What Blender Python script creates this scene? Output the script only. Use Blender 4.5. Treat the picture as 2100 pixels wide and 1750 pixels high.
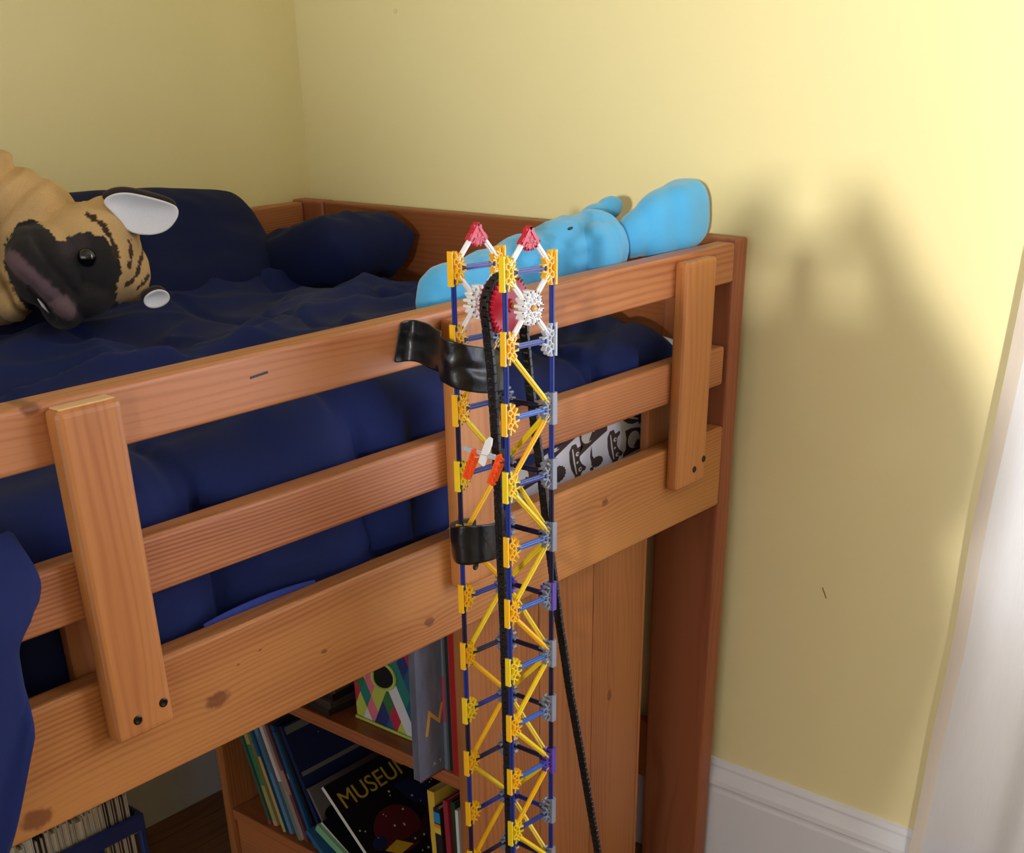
import bpy, bmesh, math, random
from mathutils import Vector, Matrix, noise, Quaternion
R = math.radians
random.seed(7)
scene = bpy.context.scene
for o in list(bpy.data.objects): bpy.data.objects.remove(o, do_unlink=True)
COL = scene.collection

# ------------------------------------------------------------------ camera, light, exposure
cam_d = bpy.data.cameras.new('camera'); cam = bpy.data.objects.new('camera', cam_d); COL.objects.link(cam)
cam_d.sensor_fit = 'HORIZONTAL'; cam_d.sensor_width = 36.0
cam_d.lens = 2549.4 / 2100 * 36.0
cam_d.shift_y = (1486.0 - 875.0) / 2100
cam_d.clip_start = 0.02
CR = Vector((0.646, -0.764, -0.016)).normalized(); CF = Vector((0.663, 0.571, -0.484)).normalized()
CR = (CR - CF * CR.dot(CF)).normalized(); CU = CR.cross(CF)
m = Matrix.Identity(4)
for i, v in enumerate((CR, CU, -CF)):
    for j in range(3): m[j][i] = v[j]
m.translation = (-1.7731, -1.0542, 1.4951)
cam.matrix_world = m
scene.camera = cam

scene.view_settings.view_transform = 'Standard'; scene.view_settings.look = 'None'
scene.view_settings.gamma = 1.0; scene.view_settings.use_curve_mapping = False
scene.view_settings.exposure = 0.0

world = bpy.data.worlds.new('daylight_world'); scene.world = world; world.use_nodes = True
bg = world.node_tree.nodes['Background']; bg.inputs[0].default_value = (0.86, 0.93, 1.0, 1); bg.inputs[1].default_value = 2.05

def area(name, loc, target, sx, sy, power, col):
    l = bpy.data.lights.new(name, 'AREA'); l.shape = 'RECTANGLE'; l.size = sx; l.size_y = sy
    l.energy = power; l.color = col
    o = bpy.data.objects.new(name, l); COL.objects.link(o); o.location = loc
    o.rotation_euler = (Vector(target) - Vector(loc)).to_track_quat('-Z', 'Y').to_euler()
    return o
# daylight from the window behind the photographer (travels +X, +Y, slightly down)
wb = area('window_light_behind', (-10.35, -5.92, 2.45), (0.067, -0.85, 1.65), 0.26, 0.26, 12.5, (1.0, 0.97, 0.93))
wb.data.spread = R(16)
# daylight through the curtained window in the end wall
area('window_light_curtain', (0.62, -1.35, 1.5), (-1.2, -1.15, 1.0), 0.9, 1.3, 95, (0.86, 0.91, 1.0))

# ------------------------------------------------------------------ helpers
def lin(c):
    return tuple(((x / 255) / 12.92 if x / 255 <= 0.04045 else ((x / 255 + 0.055) / 1.055) ** 2.4) for x in c)
def tag(o, label=None, cat=None, group=None, kind=None):
    if label: o['label'] = label
    if cat: o['category'] = cat
    if group: o['group'] = group
    if kind: o['kind'] = kind
    return o
def empty(name, loc=(0, 0, 0), rot=(0, 0, 0)):
    o = bpy.data.objects.new(name, None); COL.objects.link(o); o.location = loc; o.rotation_euler = rot
    o.empty_display_size = 0.05
    return o
def obj(name, me, mat=None, parent=None, loc=None, rot=None, smooth=False):
    o = bpy.data.objects.new(name, me); COL.objects.link(o)
    if mat is not None and len(me.materials) == 0: me.materials.append(mat)
    if parent is not None: o.parent = parent
    if loc is not None: o.location = loc
    if rot is not None: o.rotation_euler = rot
    if smooth:
        for p in me.polygons: p.use_smooth = True
    return o
def mesh_of(bm, name='m'):
    me = bpy.data.meshes.new(name); bm.normal_update(); bm.to_mesh(me); bm.free(); return me
def add_box(bm, lo, hi, M=None, mi=0):
    vs = []
    for x in (lo[0], hi[0]):
        for y in (lo[1], hi[1]):
            for z in (lo[2], hi[2]):
                v = Vector((x, y, z)); vs.append(bm.verts.new(M @ v if M else v))
    fs = [(0, 1, 3, 2), (4, 6, 7, 5), (0, 4, 5, 1), (2, 3, 7, 6), (0, 2, 6, 4), (1, 5, 7, 3)]
    for f in fs:
        q = bm.faces.new([vs[i] for i in f]); q.material_index = mi
def box_mesh(lo, hi, bevel=0.0, seg=2):
    bm = bmesh.new(); add_box(bm, lo, hi)
    if bevel > 0:
        bmesh.ops.bevel(bm, geom=list(bm.edges), offset=bevel, segments=seg, profile=0.6, affect='EDGES')
    bmesh.ops.recalc_face_normals(bm, faces=bm.faces)
    return mesh_of(bm)
def tube(bm, pts, rad, n=8, cap=True):
    """tube along a polyline; rad number or list"""
    rings = []
    up = Vector((0.13, 0.21, 1)).normalized()
    for i, p in enumerate(pts):
        p = Vector(p)
        a = Vector(pts[max(i - 1, 0)]); b = Vector(pts[min(i + 1, len(pts) - 1)])
        t = (b - a).normalized(); s = t.cross(up)
        if s.length < 1e-3: s = t.cross(Vector((1, 0, 0)))
        s.normalize(); u = s.cross(t); r = rad[i] if isinstance(rad, (list, tuple)) else rad
        rings.append([bm.verts.new(p + (s * math.cos(k * 2 * math.pi / n) + u * math.sin(k * 2 * math.pi / n)) * r) for k in range(n)])
    for a, b in zip(rings, rings[1:]):
        for k in range(n): bm.faces.new((a[k], a[(k + 1) % n], b[(k + 1) % n], b[k]))
    if cap: bm.faces.new(rings[0][::-1]); bm.faces.new(rings[-1])
def lathe(bm, prof, n=16, M=None):
    """profile of (r, z)"""
    rings = []
    for r, z in prof:
        ring = []
        for k in range(n):
            v = Vector((r * math.cos(2 * math.pi * k / n), r * math.sin(2 * math.pi * k / n), z))
            ring.append(bm.verts.new(M @ v if M else v))
        rings.append(ring)
    for a, b in zip(rings, rings[1:]):
        for k in range(n): bm.faces.new((a[k], a[(k + 1) % n], b[(k + 1) % n], b[k]))
    bm.faces.new(rings[0][::-1]); bm.faces.new(rings[-1])
def prism(bm, poly, axis_o, ax_u, ax_v, ax_n, t, mi=0):
    """extrude a 2-D polygon: axis_o + u*ax_u + v*ax_v, thickness t along ax_n"""
    o, U, V, N = Vector(axis_o), Vector(ax_u), Vector(ax_v), Vector(ax_n)
    a = [bm.verts.new(o + U * p[0] + V * p[1]) for p in poly]
    b = [bm.verts.new(o + U * p[0] + V * p[1] + N * t) for p in poly]
    f = bm.faces.new(a[::-1]); f.material_index = mi
    f = bm.faces.new(b); f.material_index = mi
    n = len(poly)
    for i in range(n):
        f = bm.faces.new((a[i], a[(i + 1) % n], b[(i + 1) % n], b[i])); f.material_index = mi
def text_mesh(body, size, extrude=0.0004):
    cu = bpy.data.curves.new('text', 'FONT'); cu.body = body; cu.size = size; cu.extrude = extrude
    o = bpy.data.objects.new('text_tmp', cu); COL.objects.link(o)
    dg = bpy.context.evaluated_depsgraph_get()
    me = bpy.data.meshes.new_from_object(o.evaluated_get(dg))
    bpy.data.objects.remove(o, do_unlink=True); bpy.data.curves.remove(cu)
    return me
def remesh(bm, voxel, smooth_iter=6, extra=None):
    """fuse overlapping closed blobs into one continuous skin"""
    me = mesh_of(bm, 'blob'); o = bpy.data.objects.new('blob_tmp', me); COL.objects.link(o)
    r = o.modifiers.new('r', 'REMESH'); r.mode = 'VOXEL'; r.voxel_size = voxel
    s = o.modifiers.new('s', 'SMOOTH'); s.factor = 0.5; s.iterations = smooth_iter
    dg = bpy.context.evaluated_depsgraph_get()
    out = bpy.data.meshes.new_from_object(o.evaluated_get(dg))
    bpy.data.objects.remove(o, do_unlink=True); bpy.data.meshes.remove(me)
    return out
def ellipsoid(bm, c, r, M3=None, sub=4, pw=None):
    q = bmesh.ops.create_icosphere(bm, subdivisions=sub, radius=1.0)
    for v in q['verts']:
        p = v.co.copy()
        if pw: p = Vector([math.copysign(abs(a) ** pw, a) for a in p])
        p = Vector((p.x * r[0], p.y * r[1], p.z * r[2]))
        if M3: p = M3 @ p
        v.co = p + Vector(c)

def inflate(me, fn):
    ns = [v.normal.copy() for v in me.vertices]
    for v, n in zip(me.vertices, ns): v.co = v.co + n * fn(v.co)

# ------------------------------------------------------------------ materials
def nt_new(name):
    m = bpy.data.materials.new(name); m.use_nodes = True
    return m, m.node_tree, m.node_tree.nodes['Principled BSDF']
def mat(name, rgb, rough=0.6, var=0.06, nscale=30, bump=0.0, bscale=200, spec=0.5, metal=0.0, sheen=0.0, coat=0.0, sub=0.0, sc=(1, 1, 1)):
    m, nt, b = nt_new(name); N, L = nt.nodes, nt.links
    c = lin(rgb)
    tc = N.new('ShaderNodeTexCoord'); mp = N.new('ShaderNodeMapping'); mp.inputs['Scale'].default_value = sc
    L.new(tc.outputs['Object'], mp.inputs['Vector'])
    nz = N.new('ShaderNodeTexNoise'); nz.inputs['Scale'].default_value = nscale; nz.inputs['Detail'].default_value = 4
    L.new(mp.outputs[0], nz.inputs['Vector'])
    mx = N.new('ShaderNodeMix'); mx.data_type = 'RGBA'
    mx.inputs['A'].default_value = (*[x * (1 - var) for x in c], 1); mx.inputs['B'].default_value = (*[min(1, x * (1 + var)) for x in c], 1)
    L.new(nz.outputs['Fac'], mx.inputs['Factor']); L.new(mx.outputs['Result'], b.inputs['Base Color'])
    b.inputs['Roughness'].default_value = rough; b.inputs['Specular IOR Level'].default_value = spec; b.inputs['Metallic'].default_value = metal
    if sheen: b.inputs['Sheen Weight'].default_value = sheen; b.inputs['Sheen Roughness'].default_value = 0.5
    if coat: b.inputs['Coat Weight'].default_value = coat
    if bump:
        n2 = N.new('ShaderNodeTexNoise'); n2.inputs['Scale'].default_value = bscale; n2.inputs['Detail'].default_value = 3
        L.new(mp.outputs[0], n2.inputs['Vector'])
        bp = N.new('ShaderNodeBump'); bp.inputs['Strength'].default_value = bump; bp.inputs['Distance'].default_value = 0.002
        L.new(n2.outputs['Fac'], bp.inputs['Height']); L.new(bp.outputs[0], b.inputs['Normal'])
    return m
def wood(name, light, dark, knots=(), seed=0.0, freq=70, rough=0.42, contrast=0.55):
    """pine: long axis local X; growth bands across Z; knots given as (x, z, radius)"""
    m, nt, b = nt_new(name); N, L = nt.nodes, nt.links
    def math_(op, a, bb=None):
        n = N.new('ShaderNodeMath'); n.operation = op
        for i, s in enumerate((a, bb)):
            if s is None: continue
            if isinstance(s, (int, float)): n.inputs[i].default_value = s
            else: L.new(s, n.inputs[i])
        return n.outputs[0]
    tc = N.new('ShaderNodeTexCoord'); sp = N.new('ShaderNodeSeparateXYZ'); L.new(tc.outputs['Object'], sp.inputs[0])
    X, Y, Z = sp.outputs
    mp = N.new('ShaderNodeMapping'); mp.inputs['Scale'].default_value = (1.6, 9, 11); mp.inputs['Location'].default_value = (seed * 3.1, seed * 1.7, seed)
    L.new(tc.outputs['Object'], mp.inputs['Vector'])
    n1 = N.new('ShaderNodeTexNoise'); n1.inputs['Scale'].default_value = 1.0; n1.inputs['Detail'].default_value = 2; L.new(mp.outputs[0], n1.inputs['Vector'])
    # phase of growth bands
    ph = math_('ADD', math_('ADD', math_('MULTIPLY', Z, freq * 15.0), math_('MULTIPLY', Y, freq * 7.0)), math_('MULTIPLY', n1.outputs['Fac'], 44))
    kmask = None
    for (kx, kz, kr) in knots:
        dx = math_('MULTIPLY', math_('SUBTRACT', X, kx), 0.62); dz = math_('SUBTRACT', Z, kz)
        d = math_('SQRT', math_('ADD', math_('MULTIPLY', dx, dx), math_('MULTIPLY', dz, dz)))
        dn = math_('DIVIDE', d, kr)
        ph = math_('ADD', ph, math_('MULTIPLY', math_('EXPONENT', math_('MULTIPLY', dn, -0.7)), 8))
        nk = N.new('ShaderNodeTexNoise'); nk.inputs['Scale'].default_value = 120; L.new(tc.outputs['Object'], nk.inputs['Vector'])
        e = math_('ADD', dn, math_('MULTIPLY', math_('SUBTRACT', nk.outputs['Fac'], 0.5), 0.9))
        mr = N.new('ShaderNodeMapRange'); mr.inputs['From Min'].default_value = 0.75; mr.inputs['From Max'].default_value = 1.2
        mr.inputs['To Min'].default_value = 1; mr.inputs['To Max'].default_value = 0; L.new(e, mr.inputs['Value'])
        kmask = mr.outputs[0] if kmask is None else math_('MAXIMUM', kmask, mr.outputs[0])
    s = math_('ADD', math_('MULTIPLY', math_('SINE', ph), 0.5), 0.5)
    s = math_('POWER', s, 1.8)
    mpf = N.new('ShaderNodeMapping'); mpf.inputs['Scale'].default_value = (6, 160, 260); mpf.inputs['Location'].default_value = (seed, seed * 2, 0); L.new(tc.outputs['Object'], mpf.inputs['Vector'])
    nf = N.new('ShaderNodeTexNoise'); nf.inputs['Scale'].default_value = 1.0; nf.inputs['Detail'].default_value = 3; L.new(mpf.outputs[0], nf.inputs['Vector'])
    mpl = N.new('ShaderNodeMapping'); mpl.inputs['Scale'].default_value = (1.2, 10, 14); mpl.inputs['Location'].default_value = (seed * 5.3, 0, seed * 2.2); L.new(tc.outputs['Object'], mpl.inputs['Vector'])
    nl = N.new('ShaderNodeTexNoise'); nl.inputs['Scale'].default_value = 1.0; nl.inputs['Detail'].default_value = 1; L.new(mpl.outputs[0], nl.inputs['Vector'])
    fac = math_('ADD', math_('MULTIPLY', math_('MULTIPLY', s, math_('ADD', nl.outputs['Fac'], 0.25)), contrast), math_('MULTIPLY', math_('SUBTRACT', nf.outputs['Fac'], 0.45), 0.55))
    fac = math_('ADD', fac, math_('MULTIPLY', math_('SUBTRACT', nl.outputs['Fac'], 0.5), 1.25))
    mx = N.new('ShaderNodeMix'); mx.data_type = 'RGBA'; mx.clamp_factor = True
    mx.inputs['A'].default_value = (*[v * k_ for v, k_ in zip(lin(light), (0.82, 0.77, 0.66))], 1); mx.inputs['B'].default_value = (*[v * k_ for v, k_ in zip(lin(dark), (0.82, 0.72, 0.62))], 1); L.new(fac, mx.inputs['Factor'])
    res = mx.outputs['Result']
    if kmask is not None:
        mk = N.new('ShaderNodeMix'); mk.data_type = 'RGBA'; L.new(math_('MULTIPLY', kmask, 0.7), mk.inputs['Factor'])
        L.new(res, mk.inputs['A']); mk.inputs['B'].default_value = (*lin((96, 44, 26)), 1); res = mk.outputs['Result']
    L.new(res, b.inputs['Base Color'])
    b.inputs['Roughness'].default_value = rough; b.inputs['Specular IOR Level'].default_value = 0.45
    bp = N.new('ShaderNodeBump'); bp.inputs['Strength'].default_value = 0.12; bp.inputs['Distance'].default_value = 0.001
    L.new(fac, bp.inputs['Height']); L.new(bp.outputs[0], b.inputs['Normal'])
    return m
def vcol_mat(name, rough=0.9, bump=0.5, bscale=700, sheen=0.3):
    m, nt, b = nt_new(name); N, L = nt.nodes, nt.links
    a = N.new('ShaderNodeVertexColor'); a.layer_name = 'fur'
    nz = N.new('ShaderNodeTexNoise'); nz.inputs['Scale'].default_value = bscale; nz.inputs['Detail'].default_value = 4
    tc = N.new('ShaderNodeTexCoord'); L.new(tc.outputs['Object'], nz.inputs['Vector'])
    mr = N.new('ShaderNodeMapRange'); mr.inputs['To Min'].default_value = 0.72; mr.inputs['To Max'].default_value = 1.18; L.new(nz.outputs['Fac'], mr.inputs['Value'])
    mx = N.new('ShaderNodeMix'); mx.data_type = 'RGBA'; mx.blend_type = 'MULTIPLY'; mx.inputs['Factor'].default_value = 1
    L.new(a.outputs['Color'], mx.inputs['A']); L.new(mr.outputs[0], mx.inputs['B']); L.new(mx.outputs['Result'], b.inputs['Base Color'])
    b.inputs['Roughness'].default_value = rough; b.inputs['Sheen Weight'].default_value = sheen
    bp = N.new('ShaderNodeBump'); bp.inputs['Strength'].default_value = bump; bp.inputs['Distance'].default_value = 0.002
    L.new(nz.outputs['Fac'], bp.inputs['Height']); L.new(bp.outputs[0], b.inputs['Normal'])
    return m
def paint(me, fn, layer='fur'):
    ca = me.color_attributes.new(layer, 'FLOAT_COLOR', 'POINT')
    for i, v in enumerate(me.vertices):
        c = fn(v.co); ca.data[i].color = (c[0], c[1], c[2], 1)

PINE_L, PINE_D = (206, 140, 84), (150, 84, 46)
M_wall = mat('yellow_wall_paint', (246, 232, 174), rough=0.75, var=0.015, nscale=3, bump=0.06, bscale=350, spec=0.2)
M_white = mat('white_trim_paint', (236, 236, 238), rough=0.35, var=0.01)
M_floor = wood('floor_oak', (170, 124, 84), (124, 84, 54), seed=4, freq=50)
M_ceil = mat('ceiling_white', (235, 232, 222), rough=0.9, var=0.01)
M_navy = mat('navy_cotton', (24, 36, 86), rough=0.85, var=0.12, nscale=8, bump=0.15, bscale=900, spec=0.2, sheen=0.03)
M_navy2 = mat('navy_pillowcase', (22, 31, 70), rough=0.9, var=0.12, nscale=8, bump=0.15, bscale=900, spec=0.15, sheen=0.02)
M_royal = mat('royal_blue_lining', (40, 56, 140), rough=0.8, var=0.1)
M_sheet = mat('white_sheet_cotton', (232, 231, 238), rough=0.85, var=0.02)
M_print = mat('brown_print', (72, 54, 48), rough=0.85, var=0.15, nscale=150)
M_printl = mat('light_print', (225, 218, 210), rough=0.85, var=0.03)
M_screw = mat('dark_bronze_screw', (52, 48, 40), rough=0.35, metal=0.9)
M_yel = mat('yellow_plastic', (246, 186, 26), rough=0.35, var=0.03, spec=0.5)
M_yel2 = mat('lemon_plastic', (240, 205, 32), rough=0.35, var=0.03)
M_blue = mat('blue_plastic', (26, 46, 128), rough=0.35, var=0.05)
M_blue2 = mat('bright_blue_plastic', (46, 92, 176), rough=0.35, var=0.05)
M_navyp = mat('dark_navy_plastic', (24, 20, 56), rough=0.4, var=0.05)
M_grey = mat('grey_plastic', (132, 136, 148), rough=0.4, var=0.04)
M_lgrey = mat('light_grey_plastic', (186, 190, 196), rough=0.4, var=0.03)
M_pur = mat('purple_plastic', (92, 64, 160), rough=0.4, var=0.04)
M_wht = mat('white_plastic', (240, 238, 236), rough=0.35, var=0.02)
M_red = mat('red_plastic', (196, 28, 52), rough=0.35, var=0.04)
M_org = mat('orange_plastic', (250, 88, 26), rough=0.35, var=0.03)
M_tan = mat('tan_plastic', (214, 160, 84), rough=0.4)
M_blk = mat('black_plastic', (22, 21, 24), rough=0.42, var=0.1)
M_tape = mat('black_duct_tape', (14, 14, 17), rough=0.33, var=0.2, nscale=40, bump=0.35, bscale=90, spec=0.5)

# ------------------------------------------------------------------ setting
XW, YW = 0.067, 1.05      # end wall and long wall planes
def struct(name, me, m, parent=None):
    o = obj(name, me, m, parent)
    if parent is None: o['kind'] = 'structure'
    return o
fl = bpy.data.objects.new('floor', box_mesh((-5.6, -4.6, -0.06), (XW + 0.1, YW + 0.1, -0.012))); COL.objects.link(fl)
fl.data.materials.append(mat('subfloor', (60, 40, 28))); fl['kind'] = 'structure'
# floor boards run along X; the ones under the bed that the photograph shows
bw = 0.083
plank_me = box_mesh((0, 0, -0.012), (1.9, bw - 0.0016, 0.0), 0.0008, 1); plank_me.materials.append(M_floor)
for k in range(14):
    for j in range(2):
        p = obj('floor_plank', plank_me, None, fl, (-1.9 * (j + 1) + XW - 0.35 * (k % 3) * j, YW - (k + 1) * bw, 0))
bmx = bmesh.new(); add_box(bmx, (-5.6, -4.6, -0.012), (XW, YW - 14 * bw - 0.002, 0.0))
add_box(bmx, (-5.6, YW - 14 * bw, -0.012), (-4.45, YW, 0.0))
obj('floor_boards', mesh_of(bmx), M_floor, fl)['kind'] = 'stuff'
bm = bmesh.new()
WY0, WY1, WZ0, WZ1 = -1.75, -0.56, 0.72, 2.15
add_box(bm, (XW, WY1, 0), (XW + 0.1, YW + 0.1, 2.6)); add_box(bm, (XW, -4.6, 0), (XW + 0.1, WY0, 2.6))
add_box(bm, (XW, WY0, 0), (XW + 0.1, WY1, WZ0)); add_box(bm, (XW, WY0, WZ1), (XW + 0.1, WY1, 2.6))
we = struct('wall_right', mesh_of(bm), M_wall)
wl = struct('wall_back', box_mesh((-5.6, YW, 0), (XW, YW + 0.1, 2.6)), M_wall)
struct('wall_front', box_mesh((-5.6, -4.7, 0), (XW + 0.1, -4.6, 2.6)), M_wall)
struct('ceiling', box_mesh((-5.6, -4.6, 2.6), (XW + 0.1, YW + 0.1, 2.66)), M_ceil)
obj('paint_scratch', box_mesh((-0.0006, -0.010, -0.0007), (0.0004, 0.010, 0.0007)), mat('scratch', (120, 92, 40)), we, (XW, -0.180, 0.654), (R(62), 0, 0))
bm = bmesh.new(); lathe(bm, [(0.0025, 0), (0.0045, 0.0005), (0.0045, 0.001), (0.002, 0.0012)], 12)
obj('nail_hole_patch', mesh_of(bm), mat('filler', (232, 220, 170)), we, (XW, 0.777, 1.539), (0, R(-90), 0))
def baseboard(name, prof_pts, p0, p1, inward):
    """extrude a (depth, height) profile from p0 to p1"""
    bm = bmesh.new(); a, b = [], []
    for d, h in prof_pts:
        a.append(bm.verts.new(Vector(p0) + Vector(inward) * d + Vector((0, 0, h)))); b.append(bm.verts.new(Vector(p1) + Vector(inward) * d + Vector((0, 0, h))))
    n = len(a)
    for i in range(n): bm.faces.new((a[i], a[(i + 1) % n], b[(i + 1) % n], b[i]))
    bm.faces.new(a[::-1]); bm.faces.new(b); bmesh.ops.recalc_face_normals(bm, faces=bm.faces)
    return struct(name, mesh_of(bm), M_white)
PROF = [(0, 0), (0.020, 0), (0.020, 0.195), (0.017, 0.201), (0.017, 0.206), (0.021, 0.212), (0.020, 0.222), (0.014, 0.234), (0.010, 0.244), (0.010, 0.250), (0.006, 0.258), (0, 0.260)]
baseboard('baseboard_right', PROF, (XW, -0.60, 0), (XW, YW, 0), (-1, 0, 0))
baseboard('baseboard_back', PROF, (-5.6, YW, 0), (XW, YW, 0), (0, -1, 0))
win = struct('window_1', box_mesh((XW + 0.02, WY0, WZ0), (XW + 0.09, WY0 + 0.05, WZ1), 0.004), M_white)
for lo, hi in (((XW + 0.02, WY1 - 0.05, WZ0), (XW + 0.09, WY1, WZ1)), ((XW + 0.02, WY0, WZ0), (XW + 0.09, WY1, WZ0 + 0.05)),
               ((XW + 0.02, WY0, WZ1 - 0.05), (XW + 0.09, WY1, WZ1)), ((XW + 0.03, WY0, 1.41), (XW + 0.08, WY1, 1.45))):
    obj('window_frame', box_mesh(lo, hi, 0.004), M_white, win)

# ------------------------------------------------------------------ loft bed
bed = empty('loft_bed', (0, 0, 0))
tag(bed, 'honey-coloured pine loft bed with slatted guard rail', 'bed')
TH = 0.030
def plank(name, lo, hi, long_axis, m, parent=bed, bevel=0.005, seg=3):
    """a board whose local X is its grain direction"""
    lo, hi = Vector(lo), Vector(hi); c = (lo + hi) / 2; h = (hi - lo) / 2
    if long_axis == 'x': rot = (0, 0, 0); d = h
    elif long_axis == 'z': rot = (0, R(-90), 0); d = Vector((h.z, h.y, h.x))
    else: rot = (0, 0, R(90)); d = Vector((h.y, h.x, h.z))
    return obj(name, box_mesh(-d, d, bevel, seg), m, parent, c, rot)
def kn(lo, hi, pts):  # world (x, z, r) -> local for an X-long board
    cx, cz = (lo[0] + hi[0]) / 2, (lo[2] + hi[2]) / 2
    return [(x - cx, z - cz, r) for x, z, r in pts]
XL = -1.96
lo, hi = (XL, 0, 0.7916), (0.0, TH, 0.927)
W_board = wood('pine_side_board', (204, 140, 80), (158, 90, 48), kn(lo, hi, [(-1.287, 0.811, 0.011), (-1.053, 0.851, 0.010), (-0.893, 0.851, 0.003), (-0.711, 0.825, 0.006), (-0.327, 0.884, 0.005), (-1.019, 0.882, 0.0016), (-0.987, 0.888, 0.0014)]), seed=1.3, freq=64)
plank('side_board', lo, hi, 'x', W_board)
lo, hi = (XL, 0, 1.1542), (0.0, 0.034, 1.2124)
W_up = wood('pine_upper_rail', (206, 138, 92), (160, 92, 56), kn(lo, hi, [(-1.204, 1.209, 0.006)]), seed=2.1, freq=52)
up_rail = plank('guard_rail', lo, hi, 'x', W_up)
obj('pen_mark', box_mesh((-0.012, -0.0004, -0.0012), (0.012, 0.0004, 0.0012)), M_blk, up_rail, (-0.944 - (lo[0] + hi[0]) / 2, -0.017, 1.190 - 1.1833), (0, R(-4), 0))
lo, hi = (-1.274, 0, 0.9974), (-0.012, TH, 1.0585)
W_mid = wood('pine_middle_rail', (200, 132, 86), (146, 82, 50), seed=3.2, freq=84, contrast=0.7)
plank('guard_rail', lo, hi, 'x', W_mid)
SL = [(-1.194, -1.1235, 0.862, 1.207, [(-1.168, 0.882), (-1.135, 0.889)], 5.1), (-0.670, -0.598, 0.862, 1.204, [(-0.642, 0.887), (-0.618, 0.893)], 6.2), (-0.168, -0.084, 0.862, 1.205, [(-0.118, 0.887), (-0.092, 0.898)], 7.7)]
M_rawend = mat('sawn_end_grain', (222, 176, 122), rough=0.8, var=0.2, nscale=300, bump=0.5)
for x0, x1, z0, z1, scr, sd in SL:
    W_s = wood('pine_slat_%d' % int(sd), (206, 138, 80), (170, 100, 54), seed=sd, freq=38, contrast=0.4)
    s = plank('guard_slat', (x0, -0.022, z0), (x1, 0.0, z1), 'z', W_s, bevel=0.0075)
    cx, cz = (x0 + x1) / 2, (z0 + z1) / 2
    for sx, sz in scr:
        bm = bmesh.new(); lathe(bm, [(0.0052, 0), (0.0052, 0.0006), (0.0038, 0.0012), (0.0012, 0.0006)], 16)
        # slat local: X = world Z, Y = world Y, Z = -world X
        obj('screw', mesh_of(bm), M_screw, s, (sz - cz, -0.011, -(sx - cx)), (R(90), 0, 0))
    if sd < 6:
        obj('sawn_end', box_mesh((0.1715, -0.0085, -0.030), (0.1735, 0.0085, 0.030), 0.001, 1), M_rawend, s)
    if int(sd) != 6:
        W_i = wood('pine_inner_slat_%d' % int(sd), (204, 136, 90), (168, 98, 60), seed=sd + 0.5, freq=38, contrast=0.4)
        plank('inner_slat', (x0 - 0.002, 0.0345, 0.83), (x1 + 0.002, 0.050, 1.03), 'z', W_i, bevel=0.004)
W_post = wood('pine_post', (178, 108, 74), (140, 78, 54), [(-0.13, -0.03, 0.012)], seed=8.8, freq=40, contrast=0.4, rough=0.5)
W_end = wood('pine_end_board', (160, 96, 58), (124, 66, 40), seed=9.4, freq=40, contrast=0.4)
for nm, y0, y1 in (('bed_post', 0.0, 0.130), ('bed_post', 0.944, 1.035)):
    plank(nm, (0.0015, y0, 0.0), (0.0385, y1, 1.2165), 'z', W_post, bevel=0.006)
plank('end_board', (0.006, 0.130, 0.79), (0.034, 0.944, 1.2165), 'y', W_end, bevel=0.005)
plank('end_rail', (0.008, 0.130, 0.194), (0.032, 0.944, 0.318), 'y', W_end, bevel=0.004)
plank('far_guard_rail', (XL, 1.000, 1.15), (0.001, 1.030, 1.2124), 'x', W_mid, bevel=0.005)
plank('far_side_board', (XL, 1.000, 0.7916), (0.001, 1.030, 0.927), 'x', W_board)
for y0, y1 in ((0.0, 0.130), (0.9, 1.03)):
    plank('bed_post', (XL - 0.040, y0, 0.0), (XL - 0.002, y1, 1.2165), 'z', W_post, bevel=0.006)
for k in range(12):
    x = -1.85 + k * 0.158
    plank('bed_slat', (x, TH + 0.002, 0.812), (x + 0.07, 0.998, 0.830), 'y', W_end, bevel=0.002, seg=1)

# ------------------------------------------------------------------ mattress with patterned fitted sheet
mt = obj('mattress', box_mesh((-1.93, 0.078, 0.832), (-0.012, 0.985, 1.065), 0.03, 4), M_sheet, smooth=True)
tag(mt, 'mattress in a white fitted sheet printed with brown woodland animals', 'mattress')
FY = 0.078
def flat(parts, name):
    """parts: list of (poly, material index, lift) drawn on the sheet's front face (u=X, v=Z)"""
    bm = bmesh.new()
    for poly, mi, lift in parts:
        vs = [bm.verts.new((u, -0.0003 - lift * 0.0003, v)) for u, v in poly]
        f = bm.faces.new(vs); f.material_index = mi
    me = mesh_of(bm); me.materials.append(M_print); me.materials.append(M_printl)
    return me
def circ(cx, cy, rx, ry=None, n=14, a0=0, spike=0):
    ry = ry or rx
    return [(cx + rx * (1 + (spike if k % 2 else 0)) * math.cos(a0 + 2 * math.pi * k / n), cy + ry * (1 + (spike if k % 2 else 0)) * math.sin(a0 + 2 * math.pi * k / n)) for k in range(n)]
def bear():
    b = [(-.034, .018), (-.022, .021), (-.006, .020), (.004, .017), (.004, .025), (.008, .026), (.010, .018), (.020, .017), (.024, .020), (.027, .016), (.024, .012), (.025, .002), (.023, -.012), (.010, -.014), (-.010, -.018), (-.034, -.024), (-.034, -.018), (-.029, -.012), (-.030, .006)]
    belly = circ(-.014, .002, .013, .014); paw = [(-.014, -.010), (-.006, .002), (-.001, -.001), (-.004, -.010)]
    muz = circ(.016, .006, .006, .007)
    return flat([(b, 0, 0), (belly, 1, 1), (paw, 0, 2), (muz, 1, 1), (circ(.018, .006, .002), 0, 2)], 'bear')
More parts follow.
